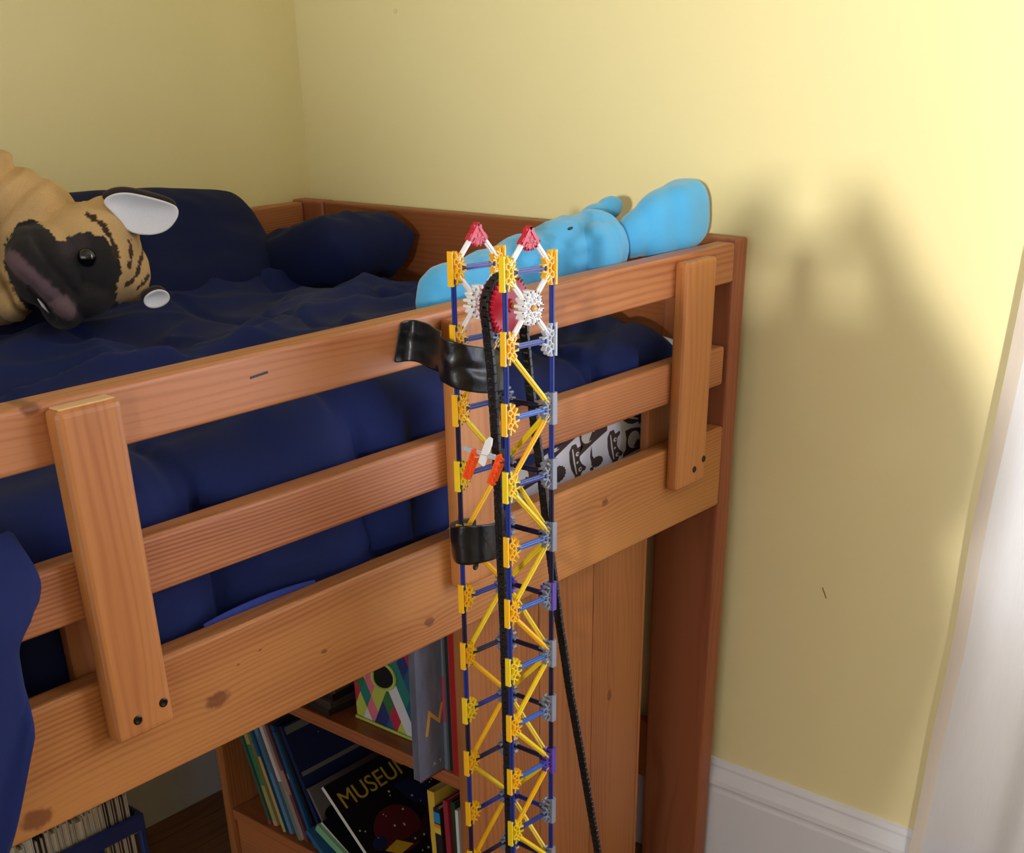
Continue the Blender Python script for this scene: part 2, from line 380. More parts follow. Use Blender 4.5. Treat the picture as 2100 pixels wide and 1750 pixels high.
def fox():
    b = [(-.008, .030), (.000, .030), (.003, .022), (.012, .024), (.013, .019), (.007, .014), (.006, .002), (.010, -.006), (.018, -.014), (.016, -.018), (.010, -.018), (.004, -.028), (-.002, -.030), (-.006, -.026), (-.004, -.020), (-.010, -.008), (-.013, .006), (-.013, .022)]
    return flat([(b, 0, 0), (circ(.002, .013, .0035), 1, 1), (circ(.003, .013, .0016), 0, 2), (circ(.006, -.013, .0035), 1, 1), (circ(.007, -.013, .0016), 0, 2), ([(.001, .002), (.004, .0), (.001, -.003), (-.001, -.0)], 1, 1), ([(-.008, .024), (-.006, .024), (-.003, .002), (.000, -.018), (-.002, -.018), (-.006, .002)], 1, 1)], 'fox')
def hedgehog(): return flat([(circ(0, 0, .014, .012, 32, 0, .12), 0, 0), ([(-.012, -.004), (-.020, -.010), (-.008, -.012)], 0, 1), (circ(-.013, -.006, .0018), 1, 2)], 'hedgehog')
def squirrel(): return flat([(circ(.002, -.006, .011, .008, 24, 0, .1), 0, 0), ([(-.008, -.008), (-.012, .006), (-.010, .022), (-.008, .006), (-.002, -.002)], 0, 1), ([(-.012, -.012), (-.004, -.010), (-.006, -.017), (-.012, -.016)], 0, 1)], 'squirrel')
kinds = {'bear_print': bear(), 'fox_print': fox(), 'hedgehog_print': hedgehog(), 'squirrel_print': squirrel()}
for nm, x, z, r in (('bear_print', -0.128, 0.921, -6), ('fox_print', -0.199, 0.923, 4), ('squirrel_print', -0.246, 0.918, 0), ('fox_print', -0.296, 0.923, 4), ('hedgehog_print', -0.342, 0.916, 0),
                    ('hedgehog_print', -0.088, 0.948, 80), ('bear_print', -0.250, 0.962, 10), ('fox_print', -0.150, 0.966, 60), ('bear_print', -0.410, 0.930, 0), ('bear_print', -0.330, 0.968, 12), ('fox_print', -0.47, 0.92, 0)):
    obj(nm, kinds[nm], None, mt, (x, FY, z), (0, R(-r), 0)).scale = (1.3, 1, 1.0)

# ------------------------------------------------------------------ comforter
def sm(a, b, x):
    t = max(0.0, min(1.0, (x - a) / (b - a))); return t * t * (3 - 2 * t)
def bump1(x, c, w): return math.exp(-((x - c) / w) ** 2)
SEAM_X = [-1.76, -1.51, -1.262, -1.008, -0.762, -0.52, -0.28]
SEAM_Y = [0.24, 0.50, 0.76]
def fold(x, y):
    """rumpled top: long soft creases that wander along the bed"""
    q = Vector((x * 2.2 + y * 0.9, y * 6.5 - x * 1.6, 0.3))
    wob = noise.noise(Vector((x * 1.7, y * 2.1, 4.0)))
    r1 = 1 - abs(noise.noise(q + Vector((wob, wob * 1.5, 0)))) * 2.0
    q2 = Vector((x * 5.5 - y * 2.0, y * 9.0 + x * 3.2, 7.1))
    r2 = 1 - abs(noise.noise(q2 + Vector((wob * 2, 0, 0)))) * 2.0
    return 0.030 * max(0, r1) ** 1.7 + 0.016 * max(0, r2) ** 1.9 + 0.012 * wob + 0.004 * noise.noise(Vector((x * 14, y * 14, 2)))
def quilt(x, y):
    d = min(abs(x - s + 0.02 * math.sin(y * 9)) for s in SEAM_X); e = min(abs(y - s + 0.012 * math.sin(x * 7)) for s in SEAM_Y)
    return -0.012 * math.exp(-(d / 0.012) ** 2) - 0.008 * math.exp(-(e / 0.012) ** 2)
def top_z(x, y):
    z = 1.102 + fold(x, y) + quilt(x, y) * 0.7
    z += 0.022 * bump1(y, 0.85, 0.2) * sm(-0.2, -0.5, x)
    z -= 0.03 * sm(0.93, 1.0, y)
    z -= 0.025 * bump1(x, -0.30, 0.30) * bump1(y, 0.14, 0.12)      # the plush sinks in
    z -= 0.018 * bump1(x, -0.75, 0.15) * bump1(y, 0.62, 0.13)      # the dog sinks in
    return z
HEM = [(-1.95, 0.90), (-1.12, 0.905), (-1.05, 0.905), (-0.945, 0.893), (-0.85, 0.90), (-0.62, 0.912), (-0.50, 0.945), (-0.40, 0.972), (-0.30, 0.985), (-0.22, 0.995), (-0.14, 1.012), (-0.09, 1.03), (0, 1.05)]
def hem_z(x):
    for (a, za), (b, zb) in zip(HEM, HEM[1:]):
        if x <= b: return za + (zb - za) * (x - a) / (b - a)
    return HEM[-1][1]
NX, NT, NF = 300, 130, 70
X0, X1 = -1.90, -0.062
verts, faces = [], []
def slat_gap(x):
    return max([sm(0.035, 0.0, max(a - x, x - b, 0)) for a, b, *_ in SL] + [0])
for i in range(NX + 1):
    x = X0 + (X1 - X0) * i / NX
    endr = sm(-0.062, -0.115, x)                     # 0 at the foot end, rounded over
    fl_ = sm(-1.195, -1.262, x)                     # flap that hangs out through the ladder opening
    for j in range(NT + 1):
        y = 0.985 + (0.115 - 0.985) * j / NT
        z = 1.065 + (top_z(x, y) - 1.065) * (0.25 + 0.75 * math.sqrt(endr) if endr < 1 else 1)
        verts.append((x, y, z))
    ztop = 1.065 + (top_z(x, 0.115) - 1.065) * (0.25 + 0.75 * math.sqrt(endr) if endr < 1 else 1)
    zh = hem_z(x)
    for j in range(1, NF + 1):
        t = j / NF
        ang = min(1.0, t / 0.28)
        r = 0.055
        cz = ztop - r
        if t <= 0.28:
            a = ang * math.pi / 2; y = 0.115 - r * math.sin(a) * 1.0; z = cz + r * math.cos(a)
        else:
            u = (t - 0.28) / 0.72; y = 0.06; z = cz + (zh - cz) * u
        d = min(abs(x - s - 0.02 * (1.08 - z) / 0.15) for s in SEAM_X)
        puff = 0.024 * (1 - math.exp(-(d / 0.045) ** 2)) - 0.012 * math.exp(-(d / 0.008) ** 2)
        puff *= 0.55 + 0.45 * math.sin(min(1, max(0, (z - 0.90) / 0.2)) * math.pi) 
        nz_ = 0.010 * noise.noise(Vector((x * 5 + z * 7, z * 14 - x * 4, 1.0))) + 0.005 * noise.noise(Vector((x * 13, z * 22 + x * 9, 3.0)))
        bulge = 0.030 * bump1(x, -0.16, 0.07) * bump1(z, 1.085, 0.06) + 0.016 * bump1(x, -0.34, 0.12) * bump1(z, 1.09, 0.05)
        w = ang if t <= 0.28 else 1
        yy = y - (puff + nz_) * w - bulge * w
        if t > 0.9: yy += 0.006 * ((t - 0.9) / 0.1)
        sg = slat_gap(x)
        yy = max(yy, 0.037 + 0.0165 * sg) if not (fl_ > 0) else yy
        if fl_ > 0:
            # opening: cloth spills over the board top and hangs in front of it
            path = [(0.115, ztop), (0.070, ztop - 0.010), (0.048, ztop - 0.030), (0.026, 1.100), (-0.006, 1.072), (-0.034, 1.035), (-0.041, 0.95), (-0.038, 0.89), (-0.034, 0.79 - 0.20 * sm(-1.30, -1.60, x)), ]
            if x > -1.36: path[-1] = (-0.034, 0.955 + (0.80 - 0.955) * sm(-1.255, -1.36, x))
            if x > -1.36: path[-2] = (-0.038, max(0.89, path[-1][1] + 0.02)); path[-3] = (-0.038, max(0.95, path[-1][1] + 0.04))
            f = t * (len(path) - 1); k = min(int(f), len(path) - 2); g = f - k
            py = path[k][0] + (path[k + 1][0] - path[k][0]) * g; pz = path[k][1] + (path[k + 1][1] - path[k][1]) * g
            fl_ = sm(-1.195, -1.240, x + 0.050 * sm(1.07, 1.005, pz))
            py += 0.010 * noise.noise(Vector((x * 16 - pz * 9, pz * 5, 8.0))) * min(1, t * 4) - 0.012 * abs(math.sin((x * 1.0 - pz * 0.55) * 26)) * sm(0.15, 0.4, t)
            if pz < 0.94 and py > -0.006: py = -0.006
            yy = max(yy, 0.037 + 0.0165 * sg)
            yy = yy + (py - yy) * fl_; z = z + (pz - z) * fl_; fl_ = 1.0
        verts.append((x, yy, z))
row = NT + 1 + NF
for i in range(NX):
    for j in range(row - 1):
        a = i * row + j; faces.append((a, a + 1, a + row + 1, a + row))
me = bpy.data.meshes.new('comforter'); me.from_pydata(verts, [], faces); me.update()
cf = obj('comforter', me, M_navy, smooth=True)
sol = cf.modifiers.new('thick', 'SOLIDIFY'); sol.thickness = 0.006; sol.offset = -1
tag(cf, 'rumpled navy blue quilted comforter spread over the loft bed mattress', 'comforter')
# pale lining that peeks out along the hem
bm = bmesh.new(); ring = []
for k in range(41):
    f = k / 40; x = -1.035 + 0.165 * f; h = 0.011 * math.sin(math.pi * f) ** 0.8
    ring.append((bm.verts.new((x, 0.0335, 0.9275 + h * 0.55)), bm.verts.new((x, 0.0322, 0.9215))))
for a, b in zip(ring, ring[1:]): bm.faces.new((a[0], b[0], b[1], a[1]))
hl = obj('hem_lining', mesh_of(bm), M_royal, cf)
s2 = hl.modifiers.new('t', 'SOLIDIFY'); s2.thickness = 0.002

# pillows
def pillow(name, c, size, rot, label, m, seed):
    bm = bmesh.new(); n = 40; grid = {}
    for s in (1, -1):
        for i in range(n + 1):
            for j in range(n + 1):
                u, v = -1 + 2 * i / n, -1 + 2 * j / n
                edge = (max(0, 1 - u ** 4)) ** 0.55 * (max(0, 1 - v ** 4)) ** 0.55
                if s == -1 and (i in (0, n) or j in (0, n)): grid[(s, i, j)] = grid[(1, i, j)]; continue
                pin = 1 - 0.07 * (1 - v * v) * 0 - 0.05 * (u * u) * (v * v)
                w = 0.012 * noise.noise(Vector((u * 2.2 + seed, v * 2.2, s))) + 0.004 * noise.noise(Vector((u * 6, v * 6 + seed, s)))
                grid[(s, i, j)] = bm.verts.new((u * size[0] / 2 * pin, s * (edge * size[1] / 2 + w * edge), v * size[2] / 2 * pin))
    for s in (1, -1):
        for i in range(n):
            for j in range(n):
                q = [grid[(s, i, j)], grid[(s, i + 1, j)], grid[(s, i + 1, j + 1)], grid[(s, i, j + 1)]]
                bm.faces.new(q if s == -1 else q[::-1])
    return tag(obj(name, mesh_of(bm), m, None, c, rot, smooth=True), label, 'pillow', 'navy pillows on the loft bed')
pillow('pillow', (-0.50, 0.87, 1.150), (0.66, 0.15, 0.30), (R(-38), R(3), R(4)), 'large dark navy pillow propped up behind the tan plush dog', M_navy2, 1.0)
pillow('pillow', (-0.140, 0.800, 1.138), (0.22, 0.13, 0.32), (R(74), R(0), R(4)), 'small dark navy pillow lying in the far corner by the end board', M_navy2, 5.0)

# ------------------------------------------------------------------ construction-rod tower
S = 0.0742                                   # node spacing of the rod system
tower = empty('toy_tower', (-0.7608, -0.1838, 1.2829))
_rv = Vector((-0.0243, 0.0335, -0.033)); tower.rotation_mode = 'QUATERNION'
tower.rotation_quaternion = Quaternion(_rv.normalized(), _rv.length)
tag(tower, 'tall lattice toy tower of yellow, blue and grey plastic rods and connectors', 'toy tower')
TT = 0.0062                                  # connector thickness
def connector(slots, a_from, a_to, full=False, name='c'):
    """flat connector in the local XZ plane; slots = angles (deg, from +X towards +Z)"""
    bm = bmesh.new(); t = TT / 2
    def bar(p, q, w):
        p, q = Vector((p[0], 0, p[1])), Vector((q[0], 0, q[1])); d = (q - p); L = d.length; d.normalize()
        M = Matrix.Translation(p) @ Matrix.Rotation(-math.atan2(d.z, d.x), 4, 'Y')
        add_box(bm, (0, -t, -w / 2), (L, t, w / 2), M)
    pol = lambda r, a: (r * math.cos(R(a)), r * math.sin(R(a)))
    # hub ring
    step = 22.5; n = int(round((a_to - a_from) / step))
    for k in range(n):
        a, b = a_from + k * step, a_from + (k + 1) * step
        bar(pol(0.0046, a), pol(0.0046, b), 0.0016); bar(pol(0.0100, a), pol(0.0100, b), 0.0016)
    # webs between the slots
    k = a_from
    while k <= a_to + 0.1:
        bar(pol(0.0046, k), pol(0.0100, k), 0.0013); k += 45 if not full else 45
    # two clip fingers at each slot, with thickened tips
    for s in slots:
        for sg in (-1, 1):
            c, sn = math.cos(R(s)), math.sin(R(s)); off = 0.0037 * sg
            p = (0.0095 * c - off * sn, 0.0095 * sn + off * c); q = (0.0172 * c - off * 0.92 * sn, 0.0172 * sn + off * 0.92 * c)
            bar(p, q, 0.0018)
            q2 = (0.0150 * c - off * 0.80 * sn, 0.0150 * sn + off * 0.80 * c); q3 = (0.0174 * c - off * 0.80 * sn, 0.0174 * sn + off * 0.80 * c)
            bar(q2, q3, 0.0026)
    if not full and a_to - a_from > 170:      # straight spine
        add_box(bm, (-0.0052, -t * 1.15, -0.0176), (-0.0030, t * 1.15, 0.0176))
    if full: pass
    return mesh_of(bm, name)
HALF = [-90, -45, 0, 45, 90]
C_half = connector(HALF, -90, 90); C_full = connector([k * 45 for k in range(8)], 0, 360, True)
C_fan = connector([-135, -90, -45], -135, -45)
# roof plates of the red fan connector
bm = bmesh.new(); bm.from_mesh(C_fan)
for sg in (-1, 1):
    M = Matrix.Translation((0, 0, 0.0062)) @ Matrix.Rotation(R(52 * sg), 4, 'Y')
    add_box(bm, (0 if sg > 0 else -0.0215, -0.0036, -0.0028), (0.0215 if sg > 0 else 0, 0.0036, 0.0006), M)
add_box(bm, (-0.006, -0.0026, -0.016), (0.006, 0.0026, 0.004)); add_box(bm, (-0.0095, -0.0022, -0.0095), (0.0095, 0.0022, -0.003))
C_fan = mesh_of(bm, 'fan')
def rod_mesh(L):
    """grooved rod along local X, knobbed ends"""
    bm = bmesh.new(); prof = []
    for k in range(16):
        r = (0.0031, 0.0031, 0.0019, 0.0031)[k % 4] if k % 4 != 2 else 0.0019
        prof.append((r * math.cos(2 * math.pi * k / 16), r * math.sin(2 * math.pi * k / 16)))
    xs = [(-L / 2, 0.85), (-L / 2 + 0.003, 1.0), (-L / 2 + 0.0032, 0.72), (-L / 2 + 0.006, 0.72), (-L / 2 + 0.0062, 1.0), (L / 2 - 0.0062, 1.0), (L / 2 - 0.006, 0.72), (L / 2 - 0.0032, 0.72), (L / 2 - 0.003, 1.0), (L / 2, 0.85)]
    rings = [[bm.verts.new((x, p[0] * f, p[1] * f)) for p in prof] for x, f in xs]
    for a, b in zip(rings, rings[1:]):
        for k in range(16): bm.faces.new((a[k], a[(k + 1) % 16], b[(k + 1) % 16], b[k]))
    bm.faces.new(rings[0][::-1]); bm.faces.new(rings[-1])
    bmesh.ops.recalc_face_normals(bm, faces=bm.faces)
    return mesh_of(bm, 'rod')
_cache = {}
def keyed(me, m):
    k = (me.name, m.name)
    if k not in _cache: c = me.copy(); c.materials.clear(); c.materials.append(m); _cache[k] = c
    return _cache[k]
ROD = {'blue': rod_mesh(0.054), 'yellow': rod_mesh(0.085), 'white': rod_mesh(0.033), 'axle': rod_mesh(0.094)}
def rod(kind, p, q, m):
    p, q = Vector(p), Vector(q); d = q - p
    o = obj('rod', keyed(ROD[kind], m), None, tower, (p + q) / 2); o.rotation_mode = 'QUATERNION'
    o.rotation_quaternion = d.to_track_quat('X', 'Z'); return o
def node(leg, k): 
    x, y = {'F': (0, 0), 'R': (S, 0), 'L': (0, S), 'B': (S, S)}[leg]
    return Vector((x, y, -S * k))
def conn(me, m, p, rz=0, name='connector'): return obj(name, keyed(me, m), None, tower, p, (0, 0, R(rz)))
NL = 17
for k in range(NL + 1):
    yy = M_yel if k % 3 else M_yel2
    conn(C_half, yy, node('F', k)); conn(C_half, M_yel if (k + 1) % 4 else M_yel2, node('L', k))
    mr = M_yel if k == 0 else M_lgrey if k == 1 else M_pur if k == 8 else M_grey
    conn(C_half, mr, node('R', k), 180); conn(C_half, M_yel if k == 0 else M_grey, node('B', k), 180)
    if k >= 2:
        conn(C_half, M_pur if k in (5, 8) else M_grey, node('R', k), 90); conn(C_half, M_pur if k in (5, 9) else M_grey, node('B', k), -90)
        rod('blue', node('B', k), node('R', k), M_navyp if k != 9 else M_blue)
    rod('blue', node('F', k), node('R', k), M_blue if k in (0, 1, 3, 9) else M_blue2)
    rod('blue', node('L', k), node('B', k), M_navyp if k in (6, 8, 10) else M_blue)
    if k < NL:
        for lg in 'FRLB':
            dark = (lg == 'R' and 3 <= k <= 7) or (lg == 'L' and k in (2, 3, 5, 7, 9))
            rod('blue', node(lg, k), node(lg, k + 1), M_navyp if dark else M_blue)
    if 1 <= k < NL:
        a, b = ('F', 'R') if k % 2 else ('R', 'F'); rod('yellow', node(a, k), node(b, k + 1), M_yel if k % 3 == 2 else M_yel2)
        a, b = ('B', 'L') if k % 2 else ('L', 'B'); rod('yellow', node(a, k), node(b, k + 1), M_yel2 if k % 3 == 2 else M_yel)
        if k >= 2: a, b = ('B', 'R') if k % 2 else ('R', 'B'); rod('yellow', node(a, k), node(b, k + 1), M_yel2)
# head: white hubs, red peaks, gear on a tan axle
for y in (0, S):
    hub = Vector((S / 2, y, -S / 2)); conn(C_full, M_wht, hub, name='hub_connector').scale = (1, 1.9, 1)
    for dx, dz in ((0, 0), (S, 0), (0, -S), (S, -S)):
        rod('white', hub, Vector((dx, y, dz)), M_wht)
    apex = Vector((S / 2, y, S / 2)); conn(C_fan, M_red, apex, name='peak_connector')
    for dx in (0, S): rod('white', apex, Vector((dx, y, 0)), M_wht)
rod('axle', (S / 2, -0.020, -S / 2), (S / 2, S + 0.020, -S / 2), M_tan)
bm = bmesh.new(); NT_ = 34
gp = lambda r, a: (r * math.cos(a), r * math.sin(a))
for side in (-1, 1):                                       # two toothed rims with the chain groove between
    poly = []
    for k in range(NT_):
        a = 2 * math.pi * k / NT_; d = 2 * math.pi / NT_
        poly += [gp(0.0268, a), gp(0.0268, a + d * .35), gp(0.0300, a + d * .5), gp(0.0300, a + d * .8)]
    prism(bm, poly, (0, side * 0.0075 - 0.0025, 0), (1, 0, 0), (0, 0, 1), (0, 1, 0), 0.005)
lathe(bm, [(0.0245, -0.006), (0.0245, 0.006)], 34, Matrix.Rotation(R(90), 4, 'X'))
lathe(bm, [(0.007, -0.013), (0.007, 0.013)], 16, Matrix.Rotation(R(90), 4, 'X'))
bmesh.ops.recalc_face_normals(bm, faces=bm.faces)
GY = S * 0.48
gear = obj('gear', mesh_of(bm), M_red, tower, (S / 2, GY, -S / 2)); gear['label'] = 'red toothed gear wheel'
# orange two-slot connectors on a grey cross rod between the open legs
rod('blue', (0.0, 0.010, -S * 3 + 0.030), (0.0, S - 0.006, -S * 3 + 0.033), M_lgrey)
bm = bmesh.new()
add_box(bm, (-0.0034, -0.0032, -0.0185), (0.0034, -0.0010, 0.0185))
for z in (-0.017, -0.009, -0.001, 0.007, 0.0155): add_box(bm, (-0.0034, -0.0012, z - 0.0009), (0.0034, 0.0052, z + 0.0009))
add_box(bm, (-0.0034, 0.0040, -0.0125), (0.0034, 0.0055, 0.011))
C_org = mesh_of(bm, 'orange')
for y in (0.052, 0.014):
    o = obj('straight_connector', keyed(C_org, M_org), None, tower, (-0.004, y, -S * 3 + 0.018), (R(-26), 0, R(180)))
bm = bmesh.new(); prism(bm, [(-0.004, -0.018), (0.004, -0.018), (0.005, 0.010), (0.002, 0.017), (-0.002, 0.017), (-0.004, 0.010)], (0, 0, 0), (0, 1, 0), (0, 0, 1), (1, 0, 0), 0.003)
obj('clip', mesh_of(bm), M_wht, tower, (-0.003, 0.030, -S * 3 + 0.036), (R(26), 0, R(0)))

# ------------------------------------------------------------------ drive chain over the gear
TM = Matrix.Translation(tower.location) @ tower.rotation_quaternion.to_matrix().to_4x4()
gc = TM @ Vector((S / 2, GY, -S / 2)); cr = 0.0315
pathL = [(-0.742, 0.03), (-0.735, 0.45), (-0.733, 0.573), (-0.734, 0.729), (-0.735, 0.858), (-0.738, 0.966), (-0.741, 1.078), (-0.747, 1.177)]
arc = [(gc.x + cr * math.cos(a), gc.z + cr * math.sin(a)) for a in [math.pi * (1 - k / 14) for k in range(15)]]
pathR = [(-0.690, 1.205), (-0.681, 1.143), (-0.664, 1.053), (-0.647, 0.945), (-0.629, 0.847), (-0.603, 0.724), (-0.574, 0.604), (-0.533, 0.429), (-0.482, 0.22), (-0.435, 0.03)]
pts = [Vector((x, gc.y, z)) for x, z in pathL + arc + pathR]
chain = empty('drive_chain', (gc.x, gc.y, 0.0))
tag(chain, 'black plastic link chain looped over the red gear and hanging to the floor', 'chain')
pitch = 0.0096; bm = bmesh.new()
add_box(bm, (-0.0064, -0.0058, -0.0024), (0.0030, -0.0028, 0.0024)); add_box(bm, (-0.0064, 0.0028, -0.0024), (0.0030, 0.0058, 0.0024))
add_box(bm, (-0.0018, -0.0056, -0.0026), (0.0030, 0.0056, 0.0026)); add_box(bm, (0.0026, -0.0032, -0.0024), (0.0062, 0.0032, 0.0024))
bmesh.ops.bevel(bm, geom=list(bm.edges), offset=0.0006, segments=1, affect='EDGES')
link_me = mesh_of(bm, 'link'); link_me.materials.append(M_blk)
acc = 0.0; seg = 0; d0 = 0.0; nlink = 0
while seg < len(pts) - 1 and nlink < 298:
    a, b = pts[seg], pts[seg + 1]; L = (b - a).length
    if d0 > L: d0 -= L; seg += 1; continue
    p = a.lerp(b, d0 / L); t = (b - a).normalized()
    n = Vector((0, 1, 0)); w = t.cross(n)
    o = bpy.data.objects.new('link', link_me); COL.objects.link(o); o.parent = chain
    Mx = Matrix((t, n, w)).transposed().to_4x4(); Mx = Mx @ Matrix.Rotation(R(random.uniform(-6, 6)), 4, 'Y')
    Mx.translation = p - Vector(chain.location); o.matrix_local = Mx
    d0 += pitch; nlink += 1

# ------------------------------------------------------------------ duct tape
def strip(name, rows, label, parent=None, m=M_tape, thick=0.0006, sub=2):
    bm = bmesh.new(); g = [[bm.verts.new(p) for p in r] for r in rows]
    for a, b in zip(g, g[1:]):
        for i in range(len(a) - 1): bm.faces.new((a[i], a[i + 1], b[i + 1], b[i]))
    bmesh.ops.recalc_face_normals(bm, faces=bm.faces)
    o = obj(name, mesh_of(bm), m, parent, smooth=True)
    s = o.modifiers.new('s', 'SUBSURF'); s.levels = sub; s.render_levels = sub
    t = o.modifiers.new('t', 'SOLIDIFY'); t.thickness = thick
    return tag(o, label, 'tape')
def crumple(cols, nrow, amp, seed):
    out = []
    n = len(cols)
    for i, (top, bot) in enumerate(cols):
        top, bot = Vector(top), Vector(bot); r = []
        for j in range(nrow + 1):
            p = top.lerp(bot, j / nrow); a = amp * min(1, i / (n * 0.5))
            p += Vector((noise.noise(Vector((i * .9, j * .8, seed))), noise.noise(Vector((i * .9, j * .8, seed + 5))), noise.noise(Vector((i * .9, j * .8, seed + 9))) * .5)) * a
            r.append(p)
        out.append(r)
    return out
cols = [((-0.734, -0.0012, 1.2110), (-0.749, -0.0012, 1.1665)), ((-0.722, -0.0013, 1.2105), (-0.737, -0.0013, 1.1660)), ((-0.713, -0.0040, 1.2105), (-0.726, -0.0060, 1.1660)), ((-0.716, -0.018, 1.2110), (-0.727, -0.026, 1.1655)),
        ((-0.732, -0.045, 1.2125), (-0.738, -0.052, 1.1655)), ((-0.750, -0.072, 1.2140), (-0.752, -0.078, 1.1660)), ((-0.766, -0.092, 1.2150), (-0.768, -0.094, 1.1665)), ((-0.777, -0.107, 1.2150), (-0.778, -0.108, 1.1650)),
        ((-0.777, -0.121, 1.2110), (-0.776, -0.122, 1.1600)), ((-0.760, -0.128, 1.2050), (-0.758, -0.130, 1.1540)), ((-0.738, -0.128, 1.1990), (-0.736, -0.130, 1.1490)), ((-0.716, -0.124, 1.1930), (-0.712, -0.126, 1.1450)), ((-0.694, -0.120, 1.1880), (-0.690, -0.122, 1.1430))]
strip('duct_tape', crumple(cols, 6, 0.010, 1.0), 'crumpled black duct tape binding the tower head to the upper guard rail')
cols = [((-0.694, -0.116, 0.990), (-0.696, -0.116, 0.946)), ((-0.714, -0.131, 0.992), (-0.720, -0.131, 0.948)), ((-0.742, -0.134, 0.998), (-0.746, -0.134, 0.952)), ((-0.772, -0.132, 1.004), (-0.772, -0.132, 0.956)),
        ((-0.781, -0.121, 1.004), (-0.781, -0.121, 0.957)), ((-0.774, -0.107, 0.996), (-0.774, -0.107, 0.956)), ((-0.744, -0.076, 0.982), (-0.744, -0.076, 0.948)), ((-0.704, -0.036, 0.968), (-0.704, -0.036, 0.936)), ((-0.672, -0.0242, 0.960), (-0.672, -0.0242, 0.925)), ((-0.640, -0.0232, 0.955), (-0.640, -0.0232, 0.920))]
strip('duct_tape', crumple(cols, 4, 0.003, 3.0), 'short black duct tape piece wrapped around the tower at the middle slat')

# ------------------------------------------------------------------ curtain
def sheer(name, rgb, trans, tl=0.45):
    m = bpy.data.materials.new(name); m.use_nodes = True; nt = m.node_tree; N, L = nt.nodes, nt.links
    for n in list(N):
        if n.type != 'OUTPUT_MATERIAL': N.remove(n)
    out = [n for n in N if n.type == 'OUTPUT_MATERIAL'][0]
    tc = N.new('ShaderNodeTexCoord'); mp = N.new('ShaderNodeMapping'); mp.inputs['Scale'].default_value = (1, 260, 22); L.new(tc.outputs['Object'], mp.inputs['Vector'])
    nz = N.new('ShaderNodeTexNoise'); nz.inputs['Scale'].default_value = 1.0; L.new(mp.outputs[0], nz.inputs['Vector'])
    cr_ = N.new('ShaderNodeMix'); cr_.data_type = 'RGBA'; c = lin(rgb)
    cr_.inputs['A'].default_value = (*[x * 0.93 for x in c], 1); cr_.inputs['B'].default_value = (*c, 1); L.new(nz.outputs['Fac'], cr_.inputs['Factor'])
    d = N.new('ShaderNodeBsdfDiffuse'); t = N.new('ShaderNodeBsdfTranslucent'); tr = N.new('ShaderNodeBsdfTransparent')
    L.new(cr_.outputs['Result'], d.inputs[0]); L.new(cr_.outputs['Result'], t.inputs[0])
    a = N.new('ShaderNodeMixShader'); a.inputs[0].default_value = tl; L.new(d.outputs[0], a.inputs[1]); L.new(t.outputs[0], a.inputs[2])
    b = N.new('ShaderNodeMixShader'); b.inputs[0].default_value = trans; L.new(a.outputs[0], b.inputs[1]); L.new(tr.outputs[0], b.inputs[2])
    L.new(b.outputs[0], out.inputs[0]); return m
M_sheer = sheer('sheer_white', (236, 237, 250), 0.10); M_hem = sheer('sheer_hem', (240, 228, 214), 0.04, 0.3)
def cx_(y, z): return 0.012 + 0.020 * math.sin((y + 0.42) * 46 + 0.6 * math.sin(z * 2)) * sm(-0.47, -0.60, y) + 0.006 * noise.noise(Vector((y * 9, z * 2.5, 1))) - 0.010 * sm(0.3, 0.0, z)
def cy_edge(z): return -0.418 - 0.028 * (z - 0.24) + 0.006 * noise.noise(Vector((z * 4, 0, 2)))
ct = empty('curtain', (0.012, -0.9, 0.03)); tag(ct, 'sheer white curtain hanging beside the yellow end wall', 'curtain')
def cloth(name, y0, y1, ny, m):
    bm = bmesh.new(); rows = []
    for k in range(61):
        z = 0.03 + 2.25 * k / 60; r = []
        for j in range(ny + 1):
            f = j / ny; y = cy_edge(z) + y0 + (y1 - y0) * f
            r.append(bm.verts.new(Vector((cx_(y, z) - (0.002 if name == 'curtain_hem' else 0), y, z)) - Vector(ct.location)))
        rows.append(r)
    for a, b in zip(rows, rows[1:]):
        for j in range(ny): bm.faces.new((a[j], a[j + 1], b[j + 1], b[j]))
    return obj(name, mesh_of(bm), m, ct, smooth=True)
cloth('curtain_panel', 0.0, -1.25, 160, M_sheer); cloth('curtain_hem', 0.001, -0.020, 4, M_hem)
bm = bmesh.new(); tube(bm, [(0.0, y, 2.27) for y in (-0.30, -1.95)], 0.010, 10)
tag(obj('curtain_rod', mesh_of(bm), M_white), 'white curtain rod above the curtained window', 'curtain rod')
for y in (-0.33, -1.92):
    obj('bracket', box_mesh((0.0, y - 0.008, 2.262), (XW, y + 0.008, 2.278), 0.002), M_white, bpy.data.objects['curtain_rod'])

# ------------------------------------------------------------------ bookcase under the bed
BX0, BX1, BY0, BY1, BH = -0.585, -0.130, 0.060, 0.716, 0.772
bc = empty('bookcase', (BX0, BY0, 0)); tag(bc, 'pine bookcase under the bed with its plank side towards the tower', 'bookcase')
W_bk = [wood('pine_bookcase_%d' % k, (190, 124, 74), (150, 88, 50), [(0.11, 0.02, 0.006)] if k == 3 else [], seed=12.3 + k * 1.9, freq=44, contrast=0.45) for k in range(4)]
W_sh = wood('pine_shelf', (196, 122, 76), (156, 92, 56), seed=17.7, freq=44, contrast=0.35)
def bplank(name, lo, hi, ax, m, bevel=0.0025):
    o = plank(name, lo, hi, ax, m, parent=bc, bevel=bevel, seg=2); o.location = Vector(o.location) - Vector(bc.location); return o
for k, (a, b) in enumerate(((BX0, -0.549), (-0.548, -0.411), (-0.410, -0.271), (-0.270, BX1))):
    bplank('side_plank', (a, BY0 + (0.0 if k else -0.003), 0), (b, BY0 + 0.020, BH), 'z', W_bk[k])
